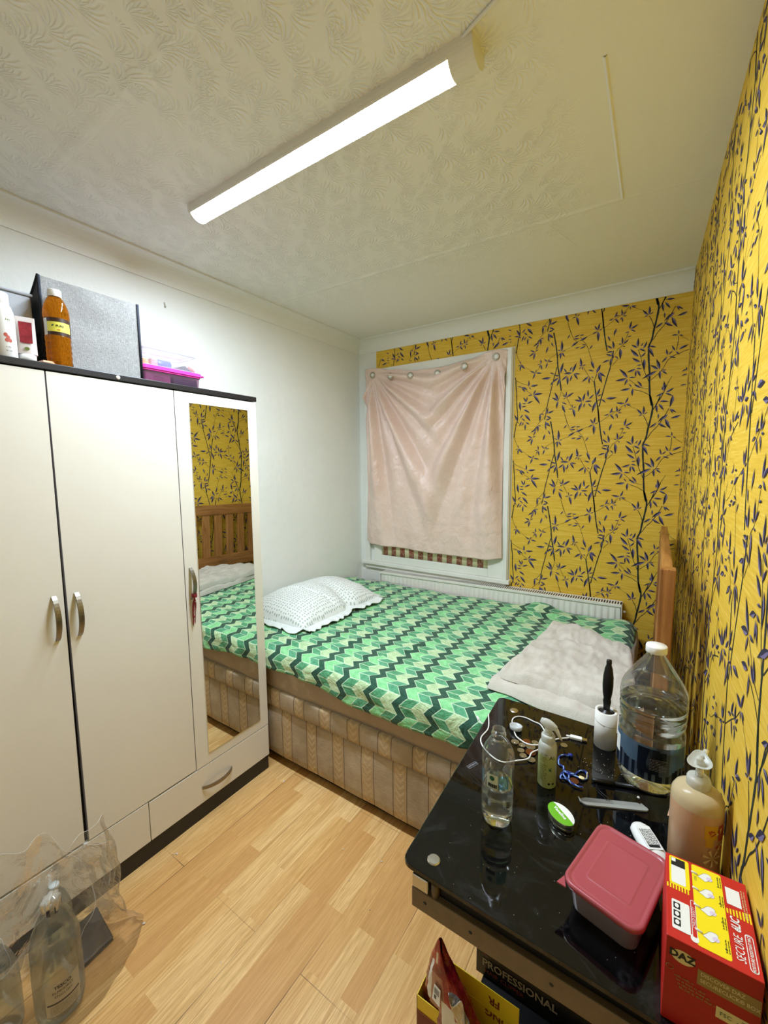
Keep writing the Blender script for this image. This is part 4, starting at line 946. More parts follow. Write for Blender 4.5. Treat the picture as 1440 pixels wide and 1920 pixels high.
# aloe spray
M_al = mat('pale_green_gel_plastic', '#c3cb86', rough=.3, trans=.35, sss=.0, ior=1.3)
M_fro = mat('frosted_clear_plastic', '#e4e6dc', rough=.25, trans=.45, ior=1.3)
spz = thing('spray_bottle', 'slim green spray bottle with frosted white trigger head', 'spray bottle', (-.186, .968, ZT), math.radians(-4))
mb = MB(); mb.lathe([(0, .001), (.018, .0), (.0205, .003), (.0208, .080), (.0208, .0801)], M_al, n=32); mb.lathe([(.0208, .080), (.0205, .098), (.0175, .106), (.0150, .108), (0, .108)], M_fro, n=32)
ag = math.radians(-78)
M_pg = mat('olive_print', '#6f7f3a', rough=.5)
mb.text('AL', .013, M_ink, None, 'LEFT', warp=cwarp(.0210, ag+.25, .078))
for k in range(12): scrib(mb, (.016, .013, .015, .011)[k % 4], .0038, M_pg, None, cwarp(.0210, ag-.75, .084-k*.0052-(.005 if k > 3 else 0)), k, 'LEFT')
for k in range(5): mb.add([(0, 0, 0), (.004*cos(1+k), .004*sin(1+k)+.001, 0), (.009*cos(1+k*.6), .009*sin(1+k*.6), 0)], [(0,1,2)], M_green, None, False, cwarp(.0211, ag+.5, .048))
for aa in (.3, .75): mb.add([(.0028*cos(k*PI/6), .0028*sin(k*PI/6), 0) for k in range(12)], [tuple(range(12))], M_ink, None, False, cwarp(.0211, ag+aa, .014))
mb.build('body', spz)
mb = MB(); mb.lathe([(.0145, .106), (.0152, .108), (.0152, .122), (.0135, .125), (0, .125)], M_fro, n=32, rmod=lambda a, z: 1+.012*(int(a*8) % 2)); mb.build('collar', spz)
mb = MB()
mb.tube([(0, 0, .124), (0, 0, .133), (-.001, 0, .141)], [.0085, .0085, .008], M_fro, 16)
mb.lathe([(0, -.018), (.006, -.0175), (.0105, -.008), (.0115, 0), (.010, .010), (.0068, .018), (.0045, .021), (0, .021)], M_fro, T(-.001, 0, .149) @ RY(PI/2+.25), 20, sy=.78)
mb.build('spray_head', spz)
mb = MB(); mb.tube([(.012, 0, .146), (.0185, 0, .141), (.023, 0, .132), (.028, 0, .124), (.031, 0, .121)], [.006, .0058, .005, .0038, .002], M_fro, 12, flat=.7); mb.build('trigger', spz)
# coins
M_cu = mat('copper_coin', '#a06a48', rough=.3, metal=1, bump=.4, bump_scale=400, bump_dist=.0005); M_ag = mat('silver_coin', '#b9b6ac', rough=.28, metal=1, bump=.4, bump_scale=400, bump_dist=.0005); M_brz = mat('dark_bronze_coin', '#8a5a3c', rough=.4, metal=1)
coins = [(-.2909, 1.075, .0102, 's'), (-.2651, 1.094, .0102, 'c'), (-.2445, 1.1008, .009, 's'), (-.2702, 1.069, .009, 's'), (-.2503, 1.0777, .0122, 's'), (-.2683, 1.0493, .009, 's'), (-.244, 1.0529, .0129, 'c'), (-.2234, 1.0741, .0102, 'c'), (-.2578, 1.0319, .009, 's'), (-.2357, 1.0257, .0102, 's'), (-.177, 1.1326, .009, 's'), (-.132, 1.0098, .0102, 'b')]
CL = ['pale silver coin nearest the small bottle cap, left of the coin pile', 'copper penny at the back of the pile, left of the two back coins', 'small silver coin at the back right of the pile', 'small silver coin inside the cable loop, overlapped by the cable', 'larger silver coin under the white cable in the coin pile', 'small silver coin at the left of the large copper coin', 'large copper two pence coin in the middle of the pile', 'copper coin half hidden behind the spray bottle', 'small silver coin at the front left of the pile', 'silver coin at the front of the pile under the cable', 'silver coin lying alone beside the cable plug', 'brown coin lying under the blue string bracelet']
seen = {}
for i, (x, y, r, k) in enumerate(coins):
    m = {'s': M_ag, 'c': M_cu, 'b': M_brz}[k]; mb = MB(); h0 = ZT+.0003+(0.0018 if i in (3, 6, 9) else 0)
    mb.lathe([(0, 0), (r, 0), (r, .0017), (r*.9, .0017), (r*.88, .0014), (0, .0014)], m, n=28, smooth=False)
    mb.lathe([(0, .0016), (r*.4, .0015), (r*.42, .0014)], m, T(.0005, 0, 0), 10, sx=.8, smooth=False)
    o_ = mb.build('coin', loc=(x, y, h0), label=CL[i], cat='coin', group='loose coins on the black glass')
# charging cable
cab = [(-.462, 1.262, .603), (-.440, 1.235, .612), (-.405, 1.20, .665), (-.392, 1.15, .706), (-.372, 1.092, .7026), (-.3739, 1.0388, .7026), (-.3558, 1.0062, .7026), (-.3195, .9811, .7026), (-.2911, .9788, .7026), (-.2656, .9977, .7055), (-.2423, 1.0198, .7065), (-.2396, 1.049, .7065), (-.2228, 1.0864, .7045), (-.2232, 1.138, .7026), (-.2477, 1.1856, .7026), (-.2722, 1.1938, .7026), (-.2967, 1.1995, .7026), (-.3182, 1.1919, .7026), (-.3250, 1.163, .7026), (-.2997, 1.1061, .7026), (-.2808, 1.0859, .7055), (-.2573, 1.0778, .7060), (-.2318, 1.0868, .708), (-.2114, 1.118, .7035), (-.1989, 1.1445, .703), (-.170, 1.170, .7035)]
cb = thing('charging_cable', 'white USB charging cable looped over the coins, one end on the bed', 'cable', (-.26, 1.09, ZT))
co = T(.26, -1.09, -ZT)
mb = MB(); mb.tube(smooth_path(cab, 6), .0018, mat('white_rubber', '#e4e3de', rough=.5), 8, co); mb.build('wire', cb)
mb = MB(); pm = co @ T(-.153, 1.178, ZT+.0045) @ RZ(math.radians(8))
mb.box((-.016, -.0065, -.0038), (.014, .0065, .0038), M_whp, pm, .0018); mb.tube([(-.026, 0, 0), (-.015, 0, 0)], [.002, .0032], M_whp, 10, pm); mb.build('plug_housing', cb)
mb = MB(); mb.box((.014, -.0055, -.0022), (.026, .0055, .0022), M_chr, pm, .0004); mb.build('metal_tip', cb)
mb = MB(); mb.tube([(-.462, 1.262, .603), (-.474, 1.275, .605)], [.0035, .003], M_whp, 10, co); mb.build('small_connector', cb)
# string bracelet
M_bl1 = mat('navy_string', '#1d2f86', rough=.6, noise_amt=.4, noise_scale=300); M_bl2 = mat('pale_blue_string', '#8fb4e6', rough=.6, noise_amt=.3, noise_scale=300); M_bd = mat('cream_bead', '#e8d9a0', rough=.4)
brc = thing('string_bracelet', 'twisted blue and white string bracelet with a small charm on black glass', 'bracelet', (-.14, 1.03, ZT))
bro = T(.14, -1.03, -ZT)
P1 = [(-.155, 1.0953), (-.1701, 1.0889), (-.1781, 1.0739), (-.1735, 1.0501), (-.1618, 1.0429), (-.157, 1.028), (-.1445, 1.0256), (-.1349, 1.0283), (-.1279, 1.047), (-.1154, 1.0569), (-.1075, 1.0427), (-.1094, 1.0279), (-.1205, 1.024), (-.1349, 1.0283)]
P2 = [(-.1349, 1.0283), (-.1528, 1.0272), (-.1607, 1.015), (-.1597, .9985), (-.1500, 1.0001), (-.1449, 1.0047), (-.1452, 1.0182), (-.1541, 1.0229), (-.1577, 1.0135), (-.1467, 1.0036), (-.1375, .9962), (-.1252, .9912), (-.1113, .9938)]
mb = MB()
for P, zz in ((P1, .0026), (P2, .0048)):
    pp = smooth_path([(x, y, ZT+zz) for x, y in P], 9)
    for ph, m in ((0, M_bl1), (PI*.66, M_bl2), (PI*1.33, M_bl1)):
        mb.tube([p+Vector((.0011*cos(i*.5+ph), .0011*cos(i*.5+ph), .0011*sin(i*.5+ph))) for i, p in enumerate(pp)], .0013, m, 5, bro)
mb.build('cord', brc)
mb = MB(); mb.lathe([(0, -.0012), (.0065, -.001), (.007, 0), (.0065, .001), (0, .0012)], M_bd, bro @ T(-.118, 1.0245, ZT+.0055), 16, sy=.75)
for i in range(7): mb.lathe([(0, -.0016), (.0016, 0), (0, .0016)], M_bd, bro @ T(-.1085+.0007*sin(i), 1.030+.0035*i, ZT+.0045), 8)
mb.build('charm', brc)
mb = MB(); mb.lathe([(0, -.004), (.0055, -.002), (.006, .002), (0, .005)], M_bl1, bro @ T(-.1545, 1.0953, ZT+.0045), 12, rmod=lambda a, z: 1+.25*sin(5*a)); mb.build('knot', brc)
# comb
M_comb = mat('grey_comb_plastic', '#a9aaa4', rough=.35, trans=.2)
cmb = thing('comb', 'grey plastic comb with fine and coarse teeth lying on the glass', 'comb', (-.052, .985, ZT), math.radians(25))
mb = MB()
mb.prism([(-.060, -.0150), (-.056, -.0168), (.066, -.0158), (.0715, -.012), (.0705, -.006), (-.066, -.0085)], .0006, .0038, M_comb)
n_t = 60
for i in range(n_t):
    x = -.064+.131*i/n_t; wd3 = .0016 if i > 30 else .0009; hh = .0125*min(1, (i+9)/14, (n_t+6-i)/12)
    mb.box((x, -.009, .001), (x+wd3, -.007+hh, .0032), M_comb)
mb.prism([(-.068, -.0085), (-.0645, -.0088), (-.0665, .006), (-.0685, .006)], .0008, .0036, M_comb); mb.prism([(.066, -.010), (.0705, -.008), (.0640, .0045), (.0625, .0045)], .0008, .0036, M_comb)
mb.build('comb_body', cmb)
# eyeliner pen and hair grip
pen = thing('pen', 'slim black pen lying between the comb and the big bottle', 'pen', (-.022, 1.055, ZT+.0056), math.radians(18.5))
mb = MB(); mb.tube([(-.079, 0, 0), (-.075, 0, 0), (-.03, 0, 0)], [.003, .0052, .0055], M_black, 14); mb.build('pen_cap', pen)
mb = MB(); mb.tube([(-.03, 0, 0), (.074, 0, 0), (.078, 0, 0)], [.0050, .0046, .003], M_black, 14); scrib(mb, .04, .003, M_grey, T(.02, -.001, .0049)); mb.build('pen_barrel', pen)
mb = MB(); mb.tube(smooth_path([(-.088, 1.033, ZT+.0015), (-.080, 1.010, ZT+.002), (-.064, .997, ZT+.003), (-.056, .984, ZT+.0055)], 5), .0009, M_black, 6); mb.tube(smooth_path([(-.088, 1.033, ZT+.0015), (-.083, 1.006, ZT+.002), (-.068, .992, ZT+.003), (-.060, .982, ZT+.0055)], 5), .0009, M_black, 6)
mb.build('hair_grip', label='thin dark wire hair grip resting on the comb teeth', cat='hair grip')
# tin
tin = thing('lip_balm_tin', 'small oval tin of lip balm with a green and white lid', 'tin', (-.1365, .873, ZT), math.radians(-40))
M_tin = mat('tin_plate', '#c9ccb4', rough=.25, metal=1); M_grn = mat('lime_enamel', '#6cb32a', rough=.2, coat=.6); M_wh = mat('white_enamel', '#eef1ec', rough=.2, coat=.6)
mb = MB(); mb.lathe([(0, 0), (.0300, 0), (.0312, .002), (.0312, .011), (0, .011)], M_tin, n=48, sy=.68); mb.build('base', tin)
mb = MB(); mb.lathe([(.0322, .008), (.0322, .0165), (.0315, .018)], M_tin, n=48, sy=.68)
def lidz(r): return .018-.0006*sstep(.80, .86, r)+.0008*sstep(1, .92, r)*0
gf = []; 
for half, m in ((0, M_grn), (1, M_wh)):
    def lf(u_, v_, half=half):
        # halves split by a line just above the middle of the lid
        yl = .0055; x = (u_*2-1)
        ang = math.asin(max(-1, min(1, yl/(.0315*.68)))); 
        if half == 0: a = PI-ang + (PI+2*ang)*u_
        else: a = ang + (PI-2*ang)*u_
        ex, ey = .0315*cos(a), .0315*.68*sin(a)
        bx = ex; by = yl
        xx = bx+(ex-bx)*v_; yy = by+(ey-by)*v_
        rr = math.hypot(xx/.0315, yy/(.0315*.68)); return (xx, yy, .018+.0012*(1-rr**6)*sstep(1, .8, rr))
    mb.grid(lf, 28, 6, m)
mb.text('Vaseline', .0105, M_wh, T(-.001, -.0015, .0196) @ RZ(0), bold=.0003); mb.build('lid', tin)
# pink lidded food box
M_pink = mat('dusty_pink_plastic', '#a94f56', rough=.28, spec=.5, sss=.1); M_clr = mat('cloudy_polypropylene', '#bfb3b8', rough=.2, trans=.75, ior=1.2)
tub = thing('food_container', 'clear plastic food box with a dusty pink lid at the front of the table', 'food container', (-.024, .756, ZT), math.radians(-14.5))
mb = MB(); n_ = 24
r0 = rrect(-.049, -.071, .049, .071, .018); r1 = rrect(-.055, -.079, .055, .079, .02); r2 = rrect(-.0535, -.0775, .0535, .0775, .019); r3 = rrect(-.0475, -.0695, .0475, .0695, .017)
mb.add([(x, y, .001) for x, y in r0]+[(x, y, .052) for x, y in r1]+[(x, y, .052) for x, y in r2]+[(x, y, .003) for x, y in r3], [tuple(range(n_))[::-1]]+[(k*n_+i, k*n_+(i+1) % n_, (k+1)*n_+(i+1) % n_, (k+1)*n_+i) for k in range(3) for i in range(n_)]+[tuple(range(3*n_, 4*n_))], M_clr)
mb.build('box', tub)
mb = MB(); LV = [(.0575, .0825, .018, .0455), (.0600, .0850, .021, .0470), (.0605, .0855, .021, .0535), (.0590, .0840, .020, .0560), (.0560, .0810, .018, .0565), (.0535, .0785, .017, .0545), (.0520, .0770, .017, .0535), (.0500, .0750, .016, .0545), (.0485, .0735, .015, .0545), (.0365, .0535, .008, .0545), (.0335, .0505, .006, .0545), (.0325, .0495, .005, .0552), (.0310, .0480, .005, .0546)]
vs_ = []
for a, c_, r, z in LV: vs_ += [(x, y, z) for x, y in rrect(-a, -c_, a, c_, r)]
mb.add(vs_, [(k*n_+i, k*n_+(i+1) % n_, (k+1)*n_+(i+1) % n_, (k+1)*n_+i) for k in range(len(LV)-1) for i in range(n_)]+[tuple(range((len(LV)-1)*n_, len(LV)*n_))], M_pink, None, True)
mb.prism([(-.0645, -.0905), (-.050, -.0885), (-.0605, -.070)], .047, .0495, M_pink); mb.build('lid', tub)
# white roll-on bottle lying down
rol = thing('lotion_tube', 'small white flat bottle lying between the pink lidded box and soap bottle', 'bottle', (.022, .893, ZT+.0135), math.radians(-62))
mb = MB(); mb.lathe([(0, -.050), (.012, -.047), (.019, -.038), (.021, -.02), (.021, .02), (.017, .036), (.012, .040), (0, .041)], M_whp, RY(PI/2) , 28, sx=.62)
mb.add([(-.030, -.013, .0134), (.022, -.013, .0134), (.022, .013, .0134), (-.030, .013, .0134)], [(0,1,2,3)], M_white)
for k in range(7): scrib(mb, .034, .003, M_ink, T(-.006, .010-k*.0032, .0137), None, k)
mb.box((.012, -.010, .0135), (.018, .010, .0137), M_ink); mb.build('body', rol)
mb = MB(); mb.lathe([(.0125, .040), (.0125, .056), (.010, .059), (0, .059)], mat('pale_pink_plastic', '#e0b9b2', rough=.4), RY(PI/2), 24, sx=.8); mb.build('cap', rol)
# peach hand soap
M_soap = mat('peach_soap', '#e2bb92', rough=.25, trans=.25, ior=1.3, sss=.2); M_yl = mat('yellow_print', '#d9ac23', rough=.5); M_or = mat('rust_print', '#b5502b', rough=.5)
so = thing('soap_bottle', 'peach hand soap pump bottle with yellow price flash beside the papered wall', 'soap bottle', (.089, .905, ZT))
mb = MB(); mb.lathe([(0, .001), (.036, 0), (.0395, .004), (.0405, .12), (.0405, .132)], M_soap, n=44); mb.lathe([(.0405, .132), (.0395, .145), (.035, .154), (.027, .160), (.0165, .164), (0, .164)], mat('empty_soap_shoulder', '#ddca9f', rough=.25, trans=.3, ior=1.3), n=44)
sa = math.radians(-80)
cpatch(mb, .0409, sa+.35, .104, .022, .026, M_yl, n=8); cpatch(mb, .0408, sa+.30, .084, .013, .016, M_yl, n=6); cpatch(mb, .0410, sa+.85, .102, .014, .030, M_or, n=6)
mb.text('\u00a31', .013, M_or, RZ(math.radians(-60)), warp=cwarp(.0413, sa+.38, .103), bold=.0006)
for k in range(9):
    a = k*.7; mb.add([(0, 0, 0), (.012*cos(a), .012*sin(a), 0), (.010*cos(a+.45), .010*sin(a+.45), 0)], [(0,1,2)], M_or if k % 2 else M_bd, None, False, cwarp(.0411, sa+.80, .100-.02*(k > 4)))
for k in range(7): 
    a = k*.9; mb.add([(0, 0, 0), (.017*cos(a), .017*sin(a), 0), (.016*cos(a+.3), .016*sin(a+.3), 0)], [(0,1,2)], M_bd, None, False, cwarp(.0419, sa+.45, .055))
mb.build('body', so)
mb = MB(); mb.lathe([(.0175, .158), (.0185, .159), (.0185, .176), (.0165, .180), (.010, .182), (0, .182)], M_fro, n=36, rmod=lambda a, z: 1+.01*(int(a*9) % 2)); mb.build('collar', so)
mb = MB(); mb.tube([(0, 0, .180), (0, 0, .200)], [.0065, .0055], M_fro, 16)
pm = T(0, .002, .206) @ RZ(math.radians(-20)) @ RX(math.radians(22))
mb.lathe([(0, -.004), (.008, -.004), (.0165, .004), (.0180, .007), (.0170, .0065), (.0085, 0), (.006, .001), (.0055, .012), (0, .013)], M_fro, pm, 32, sx=1.0, sy=1.1, rmod=lambda a, z: 1+.12*cos(3*a+.6))
mb.tube([(0, .010, .0), (0, .030, -.002), (0, .036, -.007)], [.0055, .0045, .0035], M_fro, 12, pm); mb.build('pump', so)
M_scrap = mat('peach_card', '#e6b692', rough=.7)
MB().grid(lambda u_, v_: (.052+.022*u_+.004*v_, 1.012+.026*v_-.004*u_, ZT+.001+.010*u_*(1-v_)+.003*sin(9*u_*v_)), 8, 8, M_scrap).build('card_scrap', label='small peach coloured card scrap behind the soap bottle', cat='scrap', solid=.0006)
# crumbs
mb = MB(); random.seed(3)
for k in range(46):
    cx2, cy2 = (random.gauss(-.075, .03), random.gauss(1.10, .03)) if k < 36 else (random.uniform(-.1, .05), random.uniform(.85, 1.05)); s_ = random.uniform(.0004, .0011)
    mb.lathe([(0, 0), (s_, s_*.5), (0, s_)], M_paper2, T(cx2, cy2, ZT), 5)
mb.lathe([(0, 0), (.0035, .001), (.002, .003), (0, .003)], M_paper2, T(-.002, 1.035, ZT), 6)
mb.build('crumbs', label='pale crumbs scattered on the black glass near the big bottle', cat='crumbs', kind='stuff')
# detergent carton
M_rd = mat('red_card', '#c22a22', rough=.42, spec=.4); M_dr = mat('deep_red_card', '#9c1a16', rough=.42, spec=.4); M_ye = mat('yellow_card_print', '#f2dc1c', rough=.42); M_gold = mat('khaki_gold_print', '#8b7440', rough=.45); M_pgold = mat('pale_gold_print', '#cdc08c', rough=.45)
BW, BL, BH = .0985, .143, .126
dz = thing('detergent_carton', 'red and yellow laundry detergent carton on the table corner next to the wall', 'carton', (.0402, .6150, ZT), math.radians(0))
mb = MB(); mb.box((0, 0, .0005), (BW, BL, BH), M_rd, None, .0012)
mb.quad([(.0008, -.0003, .001), (BW-.0008, -.0003, .001), (BW-.0008, -.0003, BH-.001), (.0008, -.0003, BH-.001)], M_dr)
tp = T(0, 0, BH+.0003)
def TQ(u0, v0, u1, v1, m, dz_=0, r=0):
    P = rrect(u0*BW, v0*BL, u1*BW, v1*BL, r, 3) if r else [(u0*BW, v0*BL), (u1*BW, v0*BL), (u1*BW, v1*BL), (u0*BW, v1*BL)]
    mb.add([(x, y, dz_) for x, y in P], [tuple(range(len(P)))], m, tp)
TQ(.335, .045, .70, .975, M_ye, 0, .003); TQ(.045, .60, .30, .975, M_ye, 0, .003); TQ(.07, .625, .25, .955, M_white, .0002, .002)
TQ(.07, .85, .25, .955, M_ink, .0003); TQ(.075, .905, .13, .952, M_white, .0004)
for k in range(8): TQ(.012+k*.036, .545+.004*k*0, .030+k*.036, .60, M_ye)
for k in range(8): TQ(.715+k*.036, .545-k*.002, .733+k*.036, .600+.006*k, M_ye)
for k in range(3): TQ(.085, .14+k*.09, .165, .21+k*.09, M_ink, .0004)
TQ(.065, .10, .275, .42, M_white, .0002, .002)
for k in range(3):
    mb.add([(.0025*cos(a), .0035*sin(a), .0006) for a in [PI*i/5 for i in range(10)]], [tuple(range(10))], M_white, tp @ T(.125*BW, (.175+k*.09)*BL, 0))
M_lil = mat('pale_lilac_print', '#d9cbe0', rough=.5)
for k, v_ in enumerate((.86, .66, .46, .19)):
    c0 = tp @ T(.50*BW, v_*BL, .0002) @ RZ(.5)
    mb.add([(.0085*cos(a)*(1+.2*sin(3*a)), .0058*sin(a)*(1+.3*sin(2*a)), 0) for a in [2*PI*i/18 for i in range(18)]], [tuple(range(18))], M_white, c0)
    mb.add([(.004*cos(a)+.004, .0035*sin(a)-.003, .0002) for a in [2*PI*i/12 for i in range(12)]], [tuple(range(12))], M_lil, c0)
    mb.tube([(.0087*cos(a)*(1+.2*sin(3*a)), .006*sin(a)*(1+.3*sin(2*a)), .0002) for a in [2*PI*i/18 for i in range(17)]], .00018, M_grey, 4, c0)
    mb.tube([(-.009, .004, .0003), (-.013, .008, .0003), (-.0145, .0085, .0003)], .0017, M_white, 5, c0)
    mb.text(str(k+1), .0055, M_ink, tp @ T(.655*BW, (v_-.055)*BL, .0003) @ RZ(PI/2))
mb.text('CLIC', .0045, M_pg, tp @ T(.375*BW, .80*BL, .0003) @ RZ(PI/2))
for v_ in (.13, .36, .60, .83):
    for q in range(2): scrib(mb, .018, .002, M_ink, tp @ T((.655+.028*q)*BW, (v_+.04)*BL, .0003) @ RZ(PI/2), None, q+3)
mb.text('SECURE', .0135, M_white, tp @ T(.805*BW, .215*BL, .0003) @ RZ(PI/2), shear=.2, sx=.78); mb.text('\u00e9LIC', .0135, M_white, tp @ T(.80*BW, .45*BL, .0003) @ RZ(PI/2), shear=.2, sx=.78, bold=.0004)
TQ(.875, .045, .965, .40, M_white, 0, .004); TQ(.885, .053, .955, .392, M_rd, .0001, .0035); mb.text('MOISTURE RESISTANT PACK', .0048, M_white, tp @ T(.92*BW, .222*BL, .0003) @ RZ(PI/2), sx=.82, bold=.0001)
TQ(.29, .10, .35, .50, M_white, .0001, .002); TQ(.297, .106, .343, .494, M_rd, .0003, .0015); mb.text('CHILD SAFETY', .0050, M_white, tp @ T(.32*BW, .31*BL, .0005) @ RZ(PI/2)); TQ(.27, .055, .36, .13, M_white, .0002, .004)
TQ(.735, .66, .90, .86, M_white, 0); 
for k in range(2): scrib(mb, .045, .0022, M_pgold, tp @ T((.925+.028*k)*BW, .72*BL, .0003) @ RZ(PI/2), None, k)
fr = T(0, -.0006, 0) @ FACE_FRONT
def FQ(x0, z0, x1, z1, m, d=0): mb.add([(x0, z0, d), (x1, z0, d), (x1, z1, d), (x0, z1, d)], [(0,1,2,3)], m, fr)
mb.add([(.013*cos(a), .0095*sin(a), 0) for a in [2*PI*i/24 for i in range(24)]], [tuple(range(24))], M_pgold, fr @ T(.019, .104, 0))
mb.text('DAZ', .0135, M_ink, fr @ T(.018, .105, .0003), bold=.0006)
FQ(.035, .078, BW-.001, .100, M_gold); mb.text('DISCOVER DAZ', .0075, M_pgold, fr @ T(.038, .0945, .0003), 'LEFT', bold=.0001, sx=.84); mb.text('SECURECLICK\u00ae BOX', .0075, M_pgold, fr @ T(.038, .0855, .0003), 'LEFT', bold=.0001, sx=.84)
for k in range(4): scrib(mb, (.020, .030, .033, .036)[k], .0036, M_gold, fr @ T(.0115+.002*k, .074-k*.0050, .0002), None, k, 'LEFT')
mb.tube([(.006+.004*cos(a), .083+.0035*sin(a), .0002) for a in [2*PI*i/14 for i in range(15)]], .0004, M_gold, 4, fr)
FQ(.056, .046, .093, .062, M_pgold); mb.text('FSC', .0075, M_green, fr @ T(.066, .054, .0003)); mb.text('MIX', .0035, M_ink, fr @ T(.084, .0575, .0003)); scrib(mb, .014, .0024, M_ink, fr @ T(.084, .053, .0003)); scrib(mb, .016, .0024, M_ink, fr @ T(.084, .0495, .0003), None, 5)
mb.build('carton_body', dz)

# ================================================================ THINGS ON THE WARDROBE
ZW = 1.757
M_gf = mat('grey_marl_fabric', '#9c9fa0', rough=.9); t = NT(M_gf); b = t.n['Principled BSDF']; o = t.coords()
f = t.math('ADD', t.math('MULTIPLY', t.noise(t.mapping(o, scale=(80, 80, 600)), 1, 3, .7), .5), t.math('MULTIPLY', t.noise(t.mapping(o, scale=(600, 600, 80)), 1, 3, .7), .5))
t.l.new(t.ramp(f, [(.34, lin('#747472')), (.5, lin('#8f8e8a')), (.66, lin('#a9a8a3'))]), b.inputs['Base Color']); t.l.new(t.bump(t.math('ADD', f, t.noise(t.mapping(o, scale=(1, 7, 10)), 1, 3)), .5, .006), b.inputs['Normal'])
M_nv = mat('navy_binding', '#1d212b', rough=.8)
sb = thing('storage_box', 'large grey marl fabric storage box with navy edging on top of the wardrobe', 'storage box', (-1.70, .67, ZW))
so_ = T(1.70, -.67, -ZW)
bx0, bx1, by0, by1, bz1 = -1.86, -1.585, .522, .806, 2.028
mb = MB()
mb.grid(lambda u_, v_: (bx1-.006*sin(PI*u_)*sin(PI*v_)+.003*nz(u_*4, v_*4, 1, 1)*sin(PI*u_), by0+(by1-by0)*u_, ZW+.001+(bz1-ZW-.001)*v_), 30, 30, M_gf, so_)
mb.box((bx0, by0, ZW+.001), (bx0+.003, by1, bz1-.02), M_gf, so_); mb.box((bx0, by1-.003, ZW+.001), (bx1-.001, by1, bz1), M_gf, so_)
mb.box((bx0, by0, ZW+.001), (bx1, by1, ZW+.004), M_nv, so_)
mb.build('shell', sb)
mb = MB(); # navy side with a dipping top edge
def side_fn(u_, v_):
    x = bx0+(bx1-bx0)*u_; top = bz1-.055*sin(PI*min(1, (1-u_)*1.0))-.03*(1-u_)
    return (x, by0+.006*sin(PI*u_)*sin(PI*v_)-.001, ZW+.001+(top-ZW)*v_)
mb.grid(side_fn, 24, 12, mat('navy_mesh_side', '#2b2e38', rough=.7, noise_amt=.2, noise_scale=30), so_); mb.box((bx1-.20, by0-.006, ZW+.10), (bx1-.02, by0-.001, ZW+.11), M_nv, so_, .002)
mb.build('side_panel', sb)
for y in (by0, by1): mb = MB(); mb.tube([(bx1+.001, y, ZW+.002), (bx1+.001, y, bz1)], .0045, M_nv, 8, so_); mb.build('binding', sb)
mb = MB(); mb.tube([side_fn(k/14, 1) for k in range(15)], .004, M_nv, 8, so_); mb.build('binding', sb)
# cooking oil
M_oil = mat('amber_oil', '#dc8418', rough=.03, trans=.93, ior=1.22)
RO = [(0, .002), (.028, .001), (.0325, .006)]
z_ = .012
for k in range(4): RO += [(.0325, z_), (.0310, z_+.008), (.0325, z_+.016)]; z_ += .017
RO += [(.0325, .084), (.0318, .087), (.0318, .140), (.0328, .144), (.0330, .155), (.0315, .168), (.0270, .184), (.0205, .198), (.0160, .203), (.0155, .206)]
oil = thing('oil_bottle', 'plastic bottle of amber cooking oil with yellow label and white cap on wardrobe', 'bottle', (-1.545, .545, ZW), 0)
mb = MB(); mb.lathe(RO+[(0, .206)], M_oil, n=40); mb.build('body', oil)
mb = MB(); mb.lathe([(.0165, .204), (.0172, .205), (.0172, .222), (.0160, .2245), (0, .225)], M_whp, n=36, rmod=lambda a, z: 1+.012*(int(a*9) % 2)); mb.build('cap', oil)
M_brl = mat('brown_label', '#3a2318', rough=.4); M_yel2 = mat('lemon_label', '#e8e05a', rough=.4)
oa = math.radians(-12)
mb = MB(); cpatch(mb, .0324, oa, .113, .10, .050, M_brl, n=24); cpatch(mb, .0326, oa, .112, .066, .028, M_yel2, n=20); cpatch(mb, .0327, oa-1.15, .112, .014, .048, M_white, n=6)
mb.text('PURE', .0088, M_ink, None, 'CENTER', warp=cwarp(.0329, oa+.08, .114), bold=.0002)
mb.add([(0, 0, 0), (.005, .002, 0), (.0065, .007, 0), (.001, .005, 0)], [(0,1,2,3)], M_green, None, False, cwarp(.0329, oa-.55, .112))
for k in range(7):
    a = k*.9; mb.add([(0, 0, 0), (.005*cos(a), .0035*sin(a), 0), (.0045*cos(a+.5), .003*sin(a+.5), 0)], [(0,1,2)], M_or if k % 2 else M_yl, None, False, cwarp(.0329, oa+.0, .103))
for k in range(10): mb.add([(-.005, -.018+k*.0036, 0), (.005, -.018+k*.0036, 0), (.005, -.0165+k*.0036, 0), (-.005, -.0165+k*.0036, 0)], [(0,1,2,3)], M_grey, None, False, cwarp(.0329, oa-1.15, .112))
mb.build('label', oil)
# carton behind the lotion
M_frp = mat('frosted_polypropylene', '#b9bcc0', rough=.35, trans=.15, ior=1.2)
fc = thing('frosted_box', 'frosted grey plastic box behind the white lotion bottle on the wardrobe', 'box', (-1.66, .40, ZW), 0)
mb = MB(); mb.box((-.08, -.14, 0), (.058, .106, .205), M_frp, None, .006); mb.build('shell', fc)
mb = MB(); mb.box((-.084, -.144, .205), (.062, .11, .214), M_frp, None, .004); mb.build('lid', fc)
lo = thing('lotion_bottle', 'white lotion bottle with red fruit label at the left edge of the wardrobe top', 'bottle', (-1.545, .415, ZW), 0)
mb = MB(); mb.lathe([(0, .001), (.026, .0), (.029, .004), (.0288, .10), (.0275, .125), (.023, .140), (.019, .146), (0, .147)], M_whp, n=36)
mb.lathe([(0, .0)], M_whp) if 0 else None
la = math.radians(-5)
M_tom = mat('tomato_print', '#b04a34', rough=.5)
